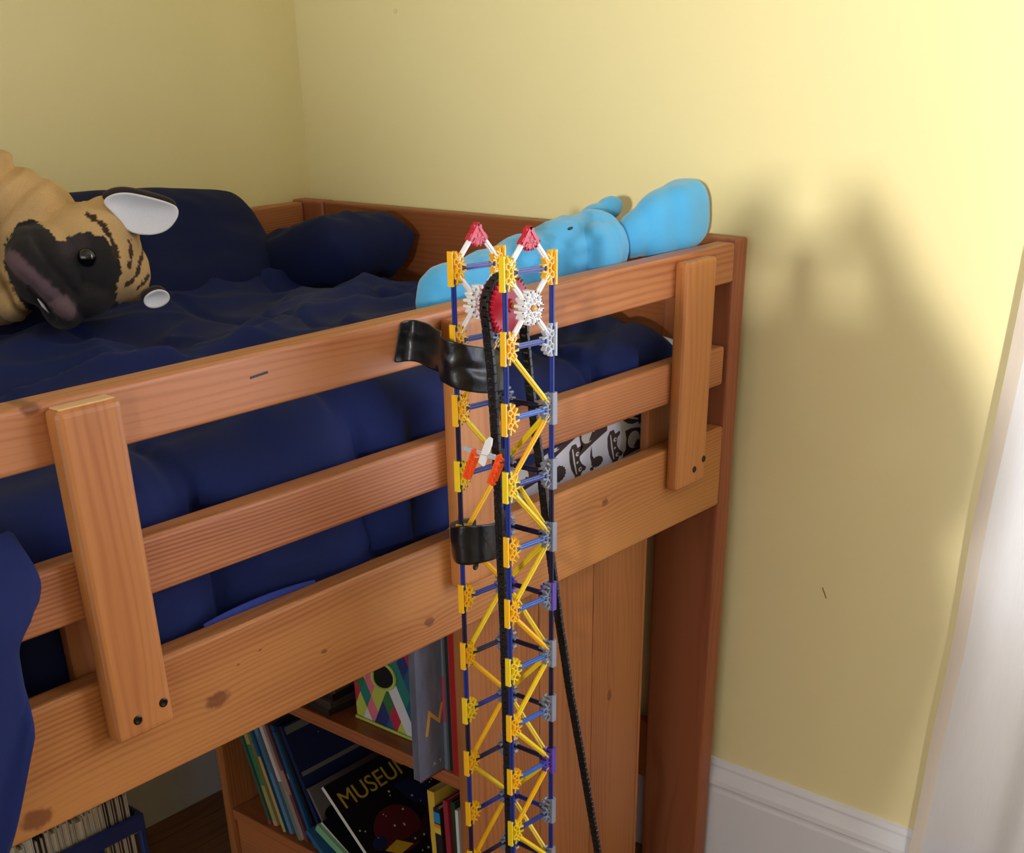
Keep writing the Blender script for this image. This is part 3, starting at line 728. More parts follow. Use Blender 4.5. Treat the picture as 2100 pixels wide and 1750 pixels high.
for k, (a, b) in enumerate(((BX0, -0.47), (-0.469, -0.30), (-0.299, BX1))):
    bplank('side_plank', (a, BY1 - 0.020, 0), (b, BY1, BH), 'z', W_bk[k])
for z0, z1 in ((0.165, 0.187), (0.470, 0.494), (BH, BH + 0.016)):
    bplank('shelf', (BX0 + 0.003, BY0 + (0.021 if z1 < .7 else 0), z0), (BX1, BY1 - (0.021 if z1 < .7 else 0), z1), 'y', W_sh)
bplank('back_panel', (BX1, BY0, 0.02), (BX1 + 0.008, BY1, BH), 'z', W_sh, 0.001)
bplank('plinth', (BX0 + 0.01, BY0 + 0.021, 0.0), (BX0 + 0.028, BY1 - 0.021, 0.164), 'y', W_sh)

# ------------------------------------------------------------------ books
M_page = mat('book_pages', (222, 212, 190), rough=0.9, var=0.12, nscale=1.0, sc=(1, 900, 1))
_bc = {}
def bmat(rgb, rough=0.4, var=0.1):
    if rgb not in _bc: _bc[rgb] = mat('cover_%d_%d_%d' % rgb, rgb, rough=rough, var=var, nscale=25)
    return _bc[rgb]
def book(x, y, z, t, h, d, rgb, label, lean=0.0, group=None, hard=True, bands=(), spine=None, yaw=0.0):
    """origin = bottom corner of the spine on the near side (+Y); spine faces -X; lean about X (top towards +Y)"""
    root = empty('book', (x, y, z), (R(-lean), 0, R(yaw))); tag(root, label, 'book', group)
    bt = 0.0022 if hard else 0.0009
    bm = bmesh.new()
    add_box(bm, (0, 0, 0), (d, bt, h)); add_box(bm, (0, t - bt, 0), (d, t, h)); add_box(bm, (0, bt, 0), (bt, t - bt, h))
    obj('cover', mesh_of(bm), bmat(rgb), root)
    obj('page_block', box_mesh((bt, bt, 0.003), (d - 0.003, t - bt, h - 0.003)), M_page, root)
    for z0, z1, c in bands:
        obj('spine_band', box_mesh((-0.0004, 0.0002, z0 * h), (0.0, t - 0.0002, z1 * h)), bmat(c), root)
    return root
SZ = 0.1872
# leaning row on the lower shelf, far end first: (y of near bottom corner, thickness, height, depth, lean, colour, bands, label)
G = 'picture books leaning on the lower shelf'
row = [(0.590, .007, .235, .20, (62, 92, 78), [(0, .03, (190, 60, 70))], 'thin dark green picture book at the far end of the lower shelf row'),
       (0.575, .012, .240, .21, (166, 156, 96), [(.35, .7, (60, 120, 84)), (.0, .04, (214, 150, 120))], 'olive picture book with a green patch, second in the leaning row'),
       (0.560, .010, .245, .20, (206, 170, 160), [(0, .6, (70, 110, 90))], 'pale pink and green picture book in the leaning row'),
       (0.546, .009, .250, .21, (30, 84, 120), [(.0, .62, (196, 160, 90))], 'teal and mustard picture book in the leaning row'),
       (0.531, .011, .250, .20, (92, 128, 160), [(.5, .8, (74, 108, 130))], 'powder blue picture book in the leaning row'),
       (0.516, .010, .245, .20, (210, 176, 170), [(.2, .42, (196, 40, 44)), (.0, .2, (150, 112, 96))], 'pinkish picture book with a red patch on its spine'),
       (0.502, .010, .240, .20, (212, 188, 178), [(.0, .5, (110, 128, 108))], 'cream and sage picture book in the leaning row'),
       (0.488, .009, .242, .20, (96, 60, 66), [(.4, .6, (160, 124, 116))], 'maroon picture book in the leaning row'),
       (0.474, .010, .238, .20, (20, 72, 118), [(.55, .6, (226, 226, 230))], 'strong blue picture book with a white mark on its spine'),
       (0.462, .007, .232, .20, (30, 84, 128), [], 'thin blue picture book in front of the strong blue one')]
for i, (y, t, h, d, c, bands, lab) in enumerate(row):
    book(-0.572 + 0.004 * (i % 3), y, SZ + 0.0035, t, h, d, c, lab, lean=17.5 + i * 0.35, group=G, hard=False, bands=bands)
def art(root, name, poly, rgb, yoff, lift=0.0004):
    """flat print on the near cover (local x = away from the spine, z = up the cover)"""
    bm = bmesh.new(); prism(bm, poly, (0, yoff, 0), (1, 0, 0), (0, 0, 1), (0, -1, 0), lift)
    bmesh.ops.recalc_face_normals(bm, faces=bm.faces)
    return obj(name, mesh_of(bm), bmat(rgb), root)
# dark star-map books behind the museum book
b = book(-0.566, 0.4305, SZ + 0.005, .010, .250, .22, (26, 36, 76), 'dark blue starry picture book with a grey border behind the museum book', lean=23.5, group=G, hard=False)
art(b, 'cover_border', [(0.004, .232), (.216, .232), (.216, .246), (.004, .246)], (110, 108, 104), 0); art(b, 'cover_border', [(0.004, .150), (.216, .150), (.216, .158), (.004, .158)], (120, 116, 110), 0)
for k in range(9): art(b, 'star', circ(random.uniform(.02, .2), random.uniform(.165, .225), .0013, None, 6), (150, 160, 190), 0)
b = book(-0.568, 0.449, SZ + 0.004, .009, .245, .22, (16, 22, 34), 'black picture book at the back of the leaning row', lean=21.5, group=G, hard=False)
b = book(-0.566, 0.404, SZ + 0.004, .006, .140, .20, (110, 102, 98), 'grey-taupe picture book just behind the museum book', lean=30, group=G, hard=False)
art(b, 'cover_patch', circ(.03, .08, .022, .014), (24, 24, 26), 0)
# museum book
mu = book(-0.570, 0.280, SZ + 0.0065, .008, .205, .235, (12, 12, 18), 'black picture book titled MUSEUM with a planet on its cover', lean=45.5, group=None, hard=True)
obj('spine_strip', box_mesh((-0.0005, 0.0, 0), (0.0, 0.008, .205)), bmat((226, 222, 216)), mu)
def cover_text(root, body, size, rgb, x, z, y=-0.0006, rot=0.0, name='cover_title', sx=1.0):
    o = obj(name, text_mesh(body, size, 0.0003), bmat(rgb), root, (x, y, z), (R(90), R(rot), 0)); o.scale = (sx, 1, 1); return o
cover_text(mu, 'MUSEUM', .046, (196, 164, 62), .012, .150, rot=-2, sx=0.98)
cover_text(mu, 'in', .022, (180, 150, 60), .205, .165, rot=-3)
art(mu, 'planet_print', [(.085 + .052 * math.cos(a), .072 + .045 * math.sin(a)) for a in [k * .3 for k in range(21)]], (92, 26, 34), 0)
art(mu, 'planet_ring', [(.03, .055), (.08, .032), (.14, .036), (.175, .07), (.185, .10), (.16, .075), (.12, .05), (.07, .048)], (52, 24, 36), 0, .0006)
art(mu, 'yellow_print', [(.035, .050), (.068, .056), (.095, .034), (.06, .030)], (214, 170, 40), 0, .0008)
art(mu, 'blue_print', circ(.035, .066, .016, .013), (28, 38, 78), 0, .0008)
art(mu, 'blue_figure', [(.13, .145), (.19, .14), (.20, .09), (.165, .08), (.14, .11)], (22, 34, 70), 0, .0006)
art(mu, 'orange_planet', [(.235, .0), (.235, .075), (.20, .078), (.16, .055), (.135, .03), (.12, .0)], (190, 92, 48), 0, .0005)
art(mu, 'gold_wedge', [(.19, .098), (.232, .10), (.232, .078), (.20, .078)], (130, 100, 40), 0, .0007)
for k in range(34):
    x, z = random.uniform(.01, .22), random.uniform(.005, .14)
    art(mu, 'star', circ(x, z, random.uniform(.0012, .0026), None, 5, random.random()), (205, 200, 195), 0, .0009)
# thin spines leaning further in front of the museum book
b = book(-0.580, 0.298, SZ + 0.005, .005, .150, .10, (20, 20, 22), 'thin black book with a white lettered spine under the museum book', lean=60, hard=False)
obj('spine_strip', box_mesh((-0.0005, 0, 0), (0.0, .005, .15)), bmat((206, 200, 196)), b)
b = book(-0.588, 0.312, SZ + 0.015, .016, .135, .10, (128, 178, 134), 'mint green book leaning low against the black books', lean=63, hard=False)
b = book(-0.592, 0.392, SZ + 0.0015, .010, .085, .12, (44, 98, 140), 'blue paperback slumped at the front of the lower shelf', lean=50, hard=False)
art(b, 'cover_panel', [(.02, .004), (.09, .004), (.09, .05), (.02, .05)], (28, 44, 110), 0); art(b, 'cover_picture', [(.034, .008), (.078, .008), (.078, .044), (.034, .044)], (196, 190, 170), 0, .0006)
art(b, 'leaf_print', circ(.056, .026, .013, .010), (70, 92, 66), 0, .0009)
# upright books beside the near side of the lower shelf
G2 = 'books at the near end of the lower shelf'
b = book(-0.572, 0.140, SZ + .0005, .015, .247, .16, (226, 186, 66), 'yellow hardback at the near end of the lower shelf', lean=2, group=G2)
b = book(-0.580, 0.1225, SZ + .0005, .014, .225, .16, (30, 30, 36), 'black book with blue and orange spine stripes beside the yellow hardback', lean=2, group=G2, bands=[(.88, .97, (40, 140, 200)), (.84, .87, (230, 130, 50)), (.79, .84, (230, 200, 60))])
b = book(-0.574, 0.1095, SZ + .0005, .010, .243, .16, (160, 44, 58), 'crimson book between the black and dark green books', lean=2, group=G2)
b = book(-0.570, 0.0985, SZ + .0005, .009, .243, .16, (28, 62, 40), 'dark green book between the crimson and white books', lean=1.5, group=G2)
b = book(-0.575, 0.0905, SZ + .0005, .006, .235, .16, (224, 222, 216), 'thin white book against the bookcase side on the lower shelf', lean=1, group=G2)
# upper shelf
UZ = 0.4945
G3 = 'books at the near end of the upper shelf'
nb = book(-0.634, 0.115, UZ, .013, .255, .19, (78, 84, 104), 'slate grey book with a gold letter sticking out of the upper shelf', group=G3, lean=-1)
obj('bottom_edge', box_mesh((0, 0, -0.0), (.19, .013, .003)), bmat((196, 60, 76)), nb)
nt_ = bmat((78, 84, 104)).node_tree
_n = [n for n in nt_.nodes if n.type == 'TEX_NOISE'][0]; _n.inputs['Scale'].default_value = 60
_m = [n for n in nt_.nodes if n.type == 'MAPPING'][0]; _m.inputs['Scale'].default_value = (1, 1, .25); _m.inputs['Rotation'].default_value = (0, R(35), 0)
_x = [n for n in nt_.nodes if n.type == 'MIX'][0]; _x.inputs['A'].default_value = (*lin((58, 62, 80)), 1); _x.inputs['B'].default_value = (*lin((128, 134, 152)), 1)
art(nb, 'cover_letter', [(0.0160, .075), (0.0215, .075), (0.0280, .106), (0.0480, .086), (0.0565, .120), (0.0520, .120), (0.0455, .096), (0.0245, .118)], (212, 158, 70), 0)
cover_text(nb, 'A . T', .009, (190, 190, 196), .030, .018, name='author_print')
book(-0.578, 0.108, UZ, .007, .240, .17, (120, 128, 140), 'grey book with a pink spine label next to the slate book', group=G3, bands=[(.36, .68, (196, 60, 92))])
book(-0.574, 0.1005, UZ, .007, .245, .17, (34, 44, 36), 'near-black green book on the upper shelf', group=G3)
book(-0.575, 0.0955, UZ, .0045, .245, .17, (186, 170, 190), 'thin pale lilac book beside the red book', group=G3)
book(-0.580, 0.0815, UZ, .0135, .250, .17, (172, 30, 30), 'bright red hardback against the bookcase side on the upper shelf', group=G3)
# patterned storage box
hb = empty('storage_box', (-0.545, 0.215, UZ)); tag(hb, 'fabric storage box with a multicoloured diamond pattern and lime piping', 'storage box')
HC = [(196, 36, 70), (30, 92, 132), (60, 116, 66), (196, 206, 84), (40, 52, 120), (226, 224, 228), (232, 120, 140), (36, 128, 120)]
HM = [bmat(c, 0.7, 0.08) for c in HC]
BW, BD, BHt = 0.132, 0.20, 0.215
def hpanel(name, o_, U_, V_, N_, w, h, flare, nc, nr, seed):
    bm = bmesh.new(); random.seed(seed); cell = w / nc; ch = h / nr
    def P(u, v, l): 
        return Vector(o_) + Vector(U_) * (u + flare * (u / w - .0) * v / h * 0.25) + Vector(V_) * v + Vector(N_) * (l + flare * v / h)
    last = None
    for j in range(nr * 2 + 1):
        for i in range(nc * 2 + 1):
            if (i + j) % 2: continue
            cx, cy = i * cell / 2, j * ch / 2
            q = [(cx - cell / 2, cy), (cx, cy - ch / 2), (cx + cell / 2, cy), (cx, cy + ch / 2)]
            q = [(min(max(a, 0), w), min(max(b_, 0), h)) for a, b_ in q]
            if len(set(q)) < 3: continue
            uq = []
            for p_ in q:
                if p_ not in uq: uq.append(p_)
            c_ = random.choice([k for k in range(8) if k != last]); last = c_
            try:
                vs = [bm.verts.new(P(a, b_, 0.0)) for a, b_ in uq]; f = bm.faces.new(vs); f.material_index = c_
            except ValueError: pass
    bmesh.ops.recalc_face_normals(bm, faces=bm.faces)
    me = mesh_of(bm)
    for k in HM: me.materials.append(k)
    return obj(name, me, None, hb)
hpanel('front_panel', (0, BW, 0), (0, -1, 0), (0, 0, 1), (-1, 0, 0), BW, BHt, 0.004, 5, 4, 3)
hpanel('side_panel', (0, 0, 0), (1, 0, 0), (0, 0, 1), (0, -1, 0), BD, BHt, 0.006, 6, 4, 9)
obj('body', box_mesh((0.002, 0.002, 0.001), (BD, BW, BHt - .004)), bmat((60, 100, 76)), hb)
M_lime = bmat((198, 212, 96), 0.7)
bm = bmesh.new(); tube(bm, [(-0.002, BW, 0.003), (-0.002, 0.0, 0.003), (BD, -0.002, 0.003)], 0.003, 8); obj('bottom_piping', mesh_of(bm), M_lime, hb)
bm = bmesh.new(); tube(bm, [(-0.007, BW, BHt), (-0.007, -0.004, BHt), (BD, -0.008, BHt)], 0.004, 8); obj('top_piping', mesh_of(bm), M_lime, hb)
hole = [(.056 + .026 * math.cos(a), .098 + .020 * math.sin(a) + (0.008 if math.sin(a) > 0 else -0.006 * math.cos(a * 1))) for a in [k * math.pi / 12 for k in range(24)]]
bm = bmesh.new(); bm.faces.new([bm.verts.new((-0.0045, u, v)) for u, v in hole]); obj('handle_hole_shade', mesh_of(bm), bmat((14, 14, 14), 0.9), hb)  # near-black face stands in for the shaded inside of the handle cutout
bm = bmesh.new(); tube(bm, [(-0.0045, u, v) for u, v in hole + hole[:1]], 0.003, 6, cap=False); obj('handle_piping', mesh_of(bm), M_lime, hb)
random.seed(21)
# dark things lying further along the upper shelf
for k in range(4):
    book(-0.575 + .006 * k, 0.385 + .03 * 0 , UZ + .0004 + .012 * k, .150, .0115, .18, [(44, 38, 38), (70, 58, 54), (32, 30, 34), (84, 72, 66)][k], ['dark brown magazine at the bottom of the stack beyond the diamond box', 'grey-brown magazine second from the bottom beyond the diamond box', 'black magazine third in the stack beyond the diamond box', 'taupe magazine on top of the stack beyond the diamond box'][k], hard=False, group='magazine stack on the upper shelf', yaw=2 * k - 3)

# ------------------------------------------------------------------ blue crate of papers on the floor
M_crate = mat('blue_crate_plastic', (34, 52, 110), rough=0.45)
KX0, KX1, KY0, KY1, KH = -1.26, -0.742, 0.745, 1.015, 0.240
kr = empty('crate', (KX0, KY0, 0)); tag(kr, 'blue open-sided plastic crate standing on the floor by the back wall', 'crate')
def kpart(name, lo, hi): return obj(name, box_mesh(Vector(lo) - Vector(kr.location), Vector(hi) - Vector(kr.location), 0.003, 1), M_crate, kr)
kpart('base', (KX0, KY0, 0.0), (KX1, KY1, 0.010))
for x in (KX0, KX1 - 0.014):
    for y in (KY0, KY1 - 0.014): kpart('corner_post', (x, y, 0.010), (x + 0.014, y + 0.014, KH))
for y in (KY0 - .001, KY1 - 0.009):
    kpart('rim', (KX0, y, KH - 0.035), (KX1, y + 0.010, KH)); kpart('lower_rail', (KX0, y, 0.01), (KX1, y + 0.010, 0.06))
    for k in range(1, 5): x = KX1 - 0.012 - k * 0.10; kpart('side_bar', (x, y, 0.06), (x + 0.022, y + 0.010, KH - 0.035))
for x in (KX0 - .001, KX1 - 0.009): kpart('rim', (x, KY0 + .01, KH - 0.035), (x + 0.010, KY1 - .01, KH)); kpart('side_bar', (x, KY0 + .10, 0.01), (x + .010, KY0 + .16, KH - .035))
x = KX1 - 0.020; i = 0
random.seed(5)
cols_ = [(200, 190, 170), (56, 40, 44), (206, 196, 178), (70, 50, 52), (198, 188, 168), (40, 36, 44)]
names = ['slim cream folder', 'slim maroon folder', 'pale beige folder', 'dark brown folder', 'off-white folder', 'charcoal folder']
while x > KX0 + 0.03 and i < 26:
    t = random.choice((.010, .013, .017)) if i > 5 else .008
    c = cols_[i % 6] if i < 6 else random.choice([(206, 194, 172), (196, 184, 160), (214, 204, 186), (186, 172, 150)])
    if i in (16, 17): c = (44, 34, 36)
    if i == 18: c = (196, 206, 196)
    h = random.uniform(.272, .285); root = empty('file_folder', (x - t, KY0 + .012, 0.0105)); ordn = ['first', 'second', 'third', 'fourth', 'fifth', 'sixth', 'seventh', 'eighth', 'ninth', 'tenth', 'eleventh', 'twelfth', 'thirteenth', 'fourteenth', 'fifteenth', 'sixteenth', 'seventeenth', 'eighteenth', 'nineteenth', 'twentieth', 'twenty-first', 'twenty-second', 'twenty-third', 'twenty-fourth', 'twenty-fifth', 'twenty-sixth'][i]
    tag(root, '%s in the blue crate, %s from its right end' % (names[i % 6] if i < 6 else 'dark folder' if i in (16, 17) else 'pale green folder' if i == 18 else 'cream paper folder', ordn), 'folder', 'folders standing in the blue crate')
    bm = bmesh.new(); add_box(bm, (0, 0, 0), (.0012, .24, h)); add_box(bm, (t - .002, 0, 0), (t - .0008, .24, h)); add_box(bm, (.0012, 0, 0), (t - .002, .24, .0012))
    obj('cover', mesh_of(bm), bmat(c), root); obj('papers', box_mesh((.0018, .003, .002), (t - .0026, .236, h - .008)), M_page, root)
    x -= t + .0006; i += 1

# ------------------------------------------------------------------ tan plush dog lying on its side
PO = Vector((-0.735, 0.655, 1.225)); PU = Vector((0.856, -0.519, 0)).normalized(); PW = Vector((-0.519, -0.856, 0)).normalized()
PR = math.atan2(PU.y, PU.x)                                  # local x = PU, local y = -PW, local z = up
KU, KV = 0.00068, 0.00073
def L3(px, py, w=0.0): return Vector(((px - 160) * KU, -w, (530 - py) * KV))
dog = empty('plush_dog', PO, (0, 0, PR)); tag(dog, 'tan plush dog with a black muzzle and white-lined ears lying on the comforter', 'plush toy')
bm = bmesh.new()
def blob(px, py, rx, ry, w, wr, ang=0, sub=4, pw=None):
    ellipsoid(bm, L3(px, py, w), (rx * KU, wr, ry * KV), Matrix.Rotation(R(ang), 3, 'Y'), sub, pw)
blob(188, 528, 112, 102, 0.0, .080); blob(235, 480, 66, 60, -.01, .060); blob(258, 560, 52, 62, -.005, .055)
blob(105, 535, 84, 80, .035, .062, 0); blob(75, 520, 50, 62, .045, .058); blob(118, 605, 46, 46, .045, .046); blob(160, 590, 70, 45, .03, .055)
blob(60, 475, 130, 106, -.05, .085); blob(-20, 560, 110, 95, -.04, .08); blob(-90, 455, 205, 168, -.06, .105)
blob(20, 600, 40, 40, .0, .05)
dme = remesh(bm, 0.0027, 10)
MASK = [(62, 452), (92, 449), (120, 468), (136, 487), (160, 477), (190, 470), (222, 482), (243, 510), (248, 545), (230, 580), (226, 605), (238, 625), (160, 640), (140, 652), (118, 664), (85, 650), (50, 622), (28, 575), (19, 525), (28, 490)]
def inside(p, poly):
    c = False; j = len(poly) - 1
    for i in range(len(poly)):
        a, b = poly[i], poly[j]
        if (a[1] > p[1]) != (b[1] > p[1]) and p[0] < (b[0] - a[0]) * (p[1] - a[1]) / (b[1] - a[1]) + a[0]: c = not c
        j = i
    return c
def segd(p, a, b):
    ax, ay = b[0] - a[0], b[1] - a[1]; t = max(0, min(1, ((p[0] - a[0]) * ax + (p[1] - a[1]) * ay) / (ax * ax + ay * ay)))
    return math.hypot(p[0] - a[0] - t * ax, p[1] - a[1] - t * ay)
def polyd(p, pts): return min(segd(p, a, b) for a, b in zip(pts, pts[1:]))
STR = [[(196, 446), (212, 452), (226, 466), (238, 490), (243, 520)], [(273, 498), (271, 522), (263, 541)], [(298, 522), (284, 543), (278, 556), (262, 570), (250, 576)], [(300, 568), (284, 580), (274, 584)]]
def pxy(co): return (co.x / KU + 160, 530 - co.z / KV, -co.y)
FOLDS = [(118, 9, .0045), (205, 10, .008), (243, 9, .007), (285, 9, .006)]
dme.calc_loop_triangles()
nrm = [v.normal.copy() for v in dme.vertices]
for v, n in zip(dme.vertices, nrm):
    px, py, w = pxy(v.co); d = 0
    rho = math.hypot(px - 190, (py - 575) * 1.0) + 9 * noise.noise(Vector((px * .012, py * .012, 1)))
    if px < -60: continue
    if w > -0.14:
        for r0, wd, dp in FOLDS[1:]:
            m_ = sm(150, 90, px) * sm(600, 520, py)
            d -= dp * m_ * math.exp(-((rho - r0) / wd) ** 2); d += dp * .5 * m_ * math.exp(-((rho - r0 - 17) / (wd * 1.3)) ** 2)
    if w > -0.02:
        d -= .007 * math.exp(-(polyd((px, py), [(8, 480), (12, 540), (30, 600), (55, 640)]) / 8) ** 2)
        d -= .006 * math.exp(-(polyd((px, py), [(62, 560), (76, 585), (95, 622)]) / 5) ** 2)          # mouth line
        d += .006 * math.exp(-(polyd((px, py), [(40, 508), (80, 552), (128, 612)]) / 14) ** 2)         # lip roll
        d -= .004 * math.exp(-(polyd((px, py), [(85, 470), (110, 520), (150, 580)]) / 8) ** 2)
        d -= .0035 * math.exp(-(polyd((px, py), STR[0]) / 6) ** 2)
        d -= .004 * math.exp(-(polyd((px, py), [(118, 440), (150, 432), (185, 425)]) / 6) ** 2)
    d += .0012 * noise.noise(v.co * 60)
    v.co = v.co + n * d
def fur(co):
    px, py, w = pxy(co)
    jx, jy = px + 5 * noise.noise(co * 170), py + 5 * noise.noise(co * 170 + Vector((9, 0, 0)))
    tanc = lin((224, 182, 122)); k = 0.9 + .16 * noise.noise(co * 22)
    c = [tanc[0] * k, tanc[1] * k, tanc[2] * k]
    if w > -0.03 and px > -5:
        if inside((jx, jy), MASK):
            k2 = sm(24, 12, polyd((jx, jy), [(42, 512), (80, 556), (126, 606)]))
            g = sm(625, 655, jy) * sm(150, 110, jx)
            dk, mv, gr = lin((30, 25, 27)), lin((112, 86, 92)), lin((120, 104, 100))
            br = lin((62, 50, 52)); kb = sm(30, 8, polyd((jx, jy), [(150, 492), (172, 488)])) * .8
            c = [a + (b - a) * k2 for a, b in zip(dk, mv)]; c = [a + (b - a) * g for a, b in zip(c, gr)]; c = [a + (b - a) * kb for a, b in zip(c, br)]
        for q_ in STR:
            if polyd((jx, jy), q_) < (4.5 if q_ is STR[0] else 3.6): c = list(lin((66, 44, 28)))
    return c
paint(dme, fur)
obj('body', dme, vcol_mat('dog_fur', sheen=0.05), dog, smooth=True)
bm = bmesh.new(); ellipsoid(bm, L3(-22, 300, -.07), (.034, .02, .020), Matrix.Rotation(R(35), 3, 'Y'), 3)
obj('tail', mesh_of(bm), mat('brown_tail_fur', (120, 84, 48), rough=0.95, var=0.2, nscale=200, bump=0.5), dog, smooth=True)
def surf_w(px, py, rad=4):
    best = -1
    for v in dme.vertices:
        a, b, w = pxy(v.co)
        if abs(a - px) < rad and abs(b - py) < rad and w > best: best = w
    return best
ew = surf_w(182, 515)
bm = bmesh.new(); ellipsoid(bm, (0, 0, 0), (.0128, .0105, .0128), None, 4)
obj('eye', mesh_of(bm), mat('eye_black_gloss', (12, 11, 12), rough=0.06, spec=0.8), dog, L3(182, 515, ew - .001), smooth=True)
def leaf(name, poly, m, w0, cup, parent, thick=.004, base=(255, 450)):
    cx = sum(p[0] for p in poly) / len(poly); cy = sum(p[1] for p in poly) / len(poly); bm = bmesh.new(); rings = []
    K = 6
    for k in range(1, K + 1):
        f = k / K; rings.append([bm.verts.new(L3(cx + (p[0] - cx) * f, cy + (p[1] - cy) * f, w0 + cup * f * f)) for p in poly])
    c0 = bm.verts.new(L3(cx, cy, w0)); n = len(poly)
    for i in range(n): bm.faces.new((c0, rings[0][i], rings[0][(i + 1) % n]))
    for a, b in zip(rings, rings[1:]):
        for i in range(n): bm.faces.new((a[i], b[i], b[(i + 1) % n], a[(i + 1) % n]))
    bmesh.ops.recalc_face_normals(bm, faces=bm.faces)
    o = obj(name, mesh_of(bm), m, parent, smooth=True)
    s = o.modifiers.new('t', 'SOLIDIFY'); s.thickness = thick; s.offset = 0
    s = o.modifiers.new('s', 'SUBSURF'); s.levels = 2; s.render_levels = 2
    return o
M_earw = mat('white_plush_lining', (232, 230, 232), rough=0.95, var=0.04, nscale=200, bump=0.3, bscale=600, sheen=0.2)
M_earb = mat('dark_brown_fur', (58, 42, 38), rough=0.95, var=0.3, nscale=300, bump=0.8, bscale=500, sheen=0.2)
E1 = [(228, 424), (246, 412), (275, 408), (305, 414), (345, 425), (378, 436), (383, 446), (380, 458), (364, 476), (340, 488), (305, 489), (272, 481), (262, 462), (245, 440)]
ear = leaf('ear', [(p[0] - 1, p[1] - 9 if p[1] < 455 else p[1] + 1) for p in E1] , M_earb, .018, .010, dog, .006); 
leaf('ear_lining', E1, M_earw, .026, .014, ear, .004)
E2 = [(282, 602), (300, 592), (322, 587), (339, 597), (338, 611), (322, 621), (300, 625), (282, 618)]
ear2 = leaf('ear', [(p[0] - 4, p[1] - 5) for p in E2], M_earb, .030, .006, dog, .006); leaf('ear_lining', E2, M_earw, .038, .010, ear2, .004)
tw = surf_w(84, 602, 5)
bm = bmesh.new(); tube(bm, [L3(71, 582, tw + .001), L3(80, 597, tw + .003), L3(89, 612, tw + .001)], [.0006, .0024, .0008], 8)
obj('tooth', mesh_of(bm), M_earw, dog, smooth=True)

# ------------------------------------------------------------------ sky blue plush lying along the rail
bl = empty('plush_toy', (-0.27, 0.11, 1.16)); tag(bl, 'sky blue plush toy lying along the inside of the upper guard rail', 'plush toy')
M_sky = mat('sky_blue_plush', (84, 178, 232), rough=0.95, var=0.10, nscale=14, bump=0.35, bscale=500, sheen=0.35, spec=0.2)
bo = Vector(bl.location)
def bell(bm, c, r, ang=0, az=0, sub=4, pw=None): ellipsoid(bm, Vector(c) - bo, r, Matrix.Rotation(R(az), 3, 'Z') @ Matrix.Rotation(R(ang), 3, 'Y'), sub, pw)
bm = bmesh.new()
for c, r in (((-0.478, 0.140, 1.184), .045), ((-0.425, 0.135, 1.190), .050), ((-0.355, 0.125, 1.201), .052), ((-0.285, 0.118, 1.214), .053)): bell(bm, c, (r * 1.7, r * 1.0, r * 1.06), -8)
bell(bm, (-0.225, 0.110, 1.229), (.060, .045, .046), -8)
bell(bm, (-0.500, 0.143, 1.184), (.044, .042, .050), -8)
me = remesh(bm, .003, 60)
inflate(me, lambda c_: (.0022 * noise.noise(c_ * 34) + .0012 * noise.noise(c_ * 80)))
obj('body', me, M_sky, bl, smooth=True)
bm = bmesh.new(); bell(bm, (-0.250, 0.080, 1.212), (.042, .030, .050), -14, sub=4, pw=.85); bell(bm, (-0.222, 0.079, 1.222), (.034, .026, .040), -14)
me = remesh(bm, .003, 8)
inflate(me, lambda c_: (.004 * noise.noise(Vector((c_.x * 40, c_.y * 40, c_.z * 14)))))
obj('flipper', me, M_sky, bl, smooth=True)
bm = bmesh.new()
bell(bm, (-0.140, 0.085, 1.236), (.050, .028, .034), -18); bell(bm, (-0.095, 0.074, 1.244), (.058, .034, .050), -14, pw=.8); bell(bm, (-0.060, 0.064, 1.253), (.048, .034, .049), -8, pw=.6)
me = remesh(bm, .003, 26)
inflate(me, lambda c_: .002 * noise.noise(c_ * 30))
obj('tail', me, M_sky, bl, smooth=True)
bm = bmesh.new(); bell(bm, (-0.160, 0.158, 1.252), (.040, .016, .020), -14); bell(bm, (-0.118, 0.158, 1.262), (.034, .014, .018), -8)
obj('fin', remesh(bm, .003, 8), M_sky, bl, smooth=True)
bm = bmesh.new(); bell(bm, (-0.300, 0.0895, 1.2585), (.0062, .002, .0022), -6, sub=2)
obj('eye', mesh_of(bm), M_blk, bl, smooth=True)

# ------------------------------------------------------------------ the photographer, who shades the end wall
ph = empty('person', (-2.50, -1.62, 0.0)); tag(ph, 'person in a grey shirt standing behind the camera holding up a phone', 'person')
HD, PHN = Vector((-2.46, -1.50, 1.35)), Vector((-2.381, -1.454, 1.525))
fw = Vector((0.868, 0.497, 0)); rt = Vector((0.497, -0.868, 0)); po = Vector(ph.location)
J = {}; E_ = []; RAD = {}
def jt(n, p, r): J[n] = Vector(p) - po; RAD[n] = r
base = Vector((HD.x, HD.y, 0)) - fw * 0.05
jt('pel', base + Vector((0, 0, .76)), .165); jt('wai', base + Vector((0, 0, .88)), .19); jt('che', base + Vector((0, 0, 1.06)), .20); jt('nec', base + Vector((0, 0, 1.22)) + fw * .02, .065); jt('hb', HD + Vector((0, 0, -.070)), .07); jt('hm', HD + Vector((0, 0, 0)), .088); jt('ht', HD + Vector((0, 0, .05)), .060)
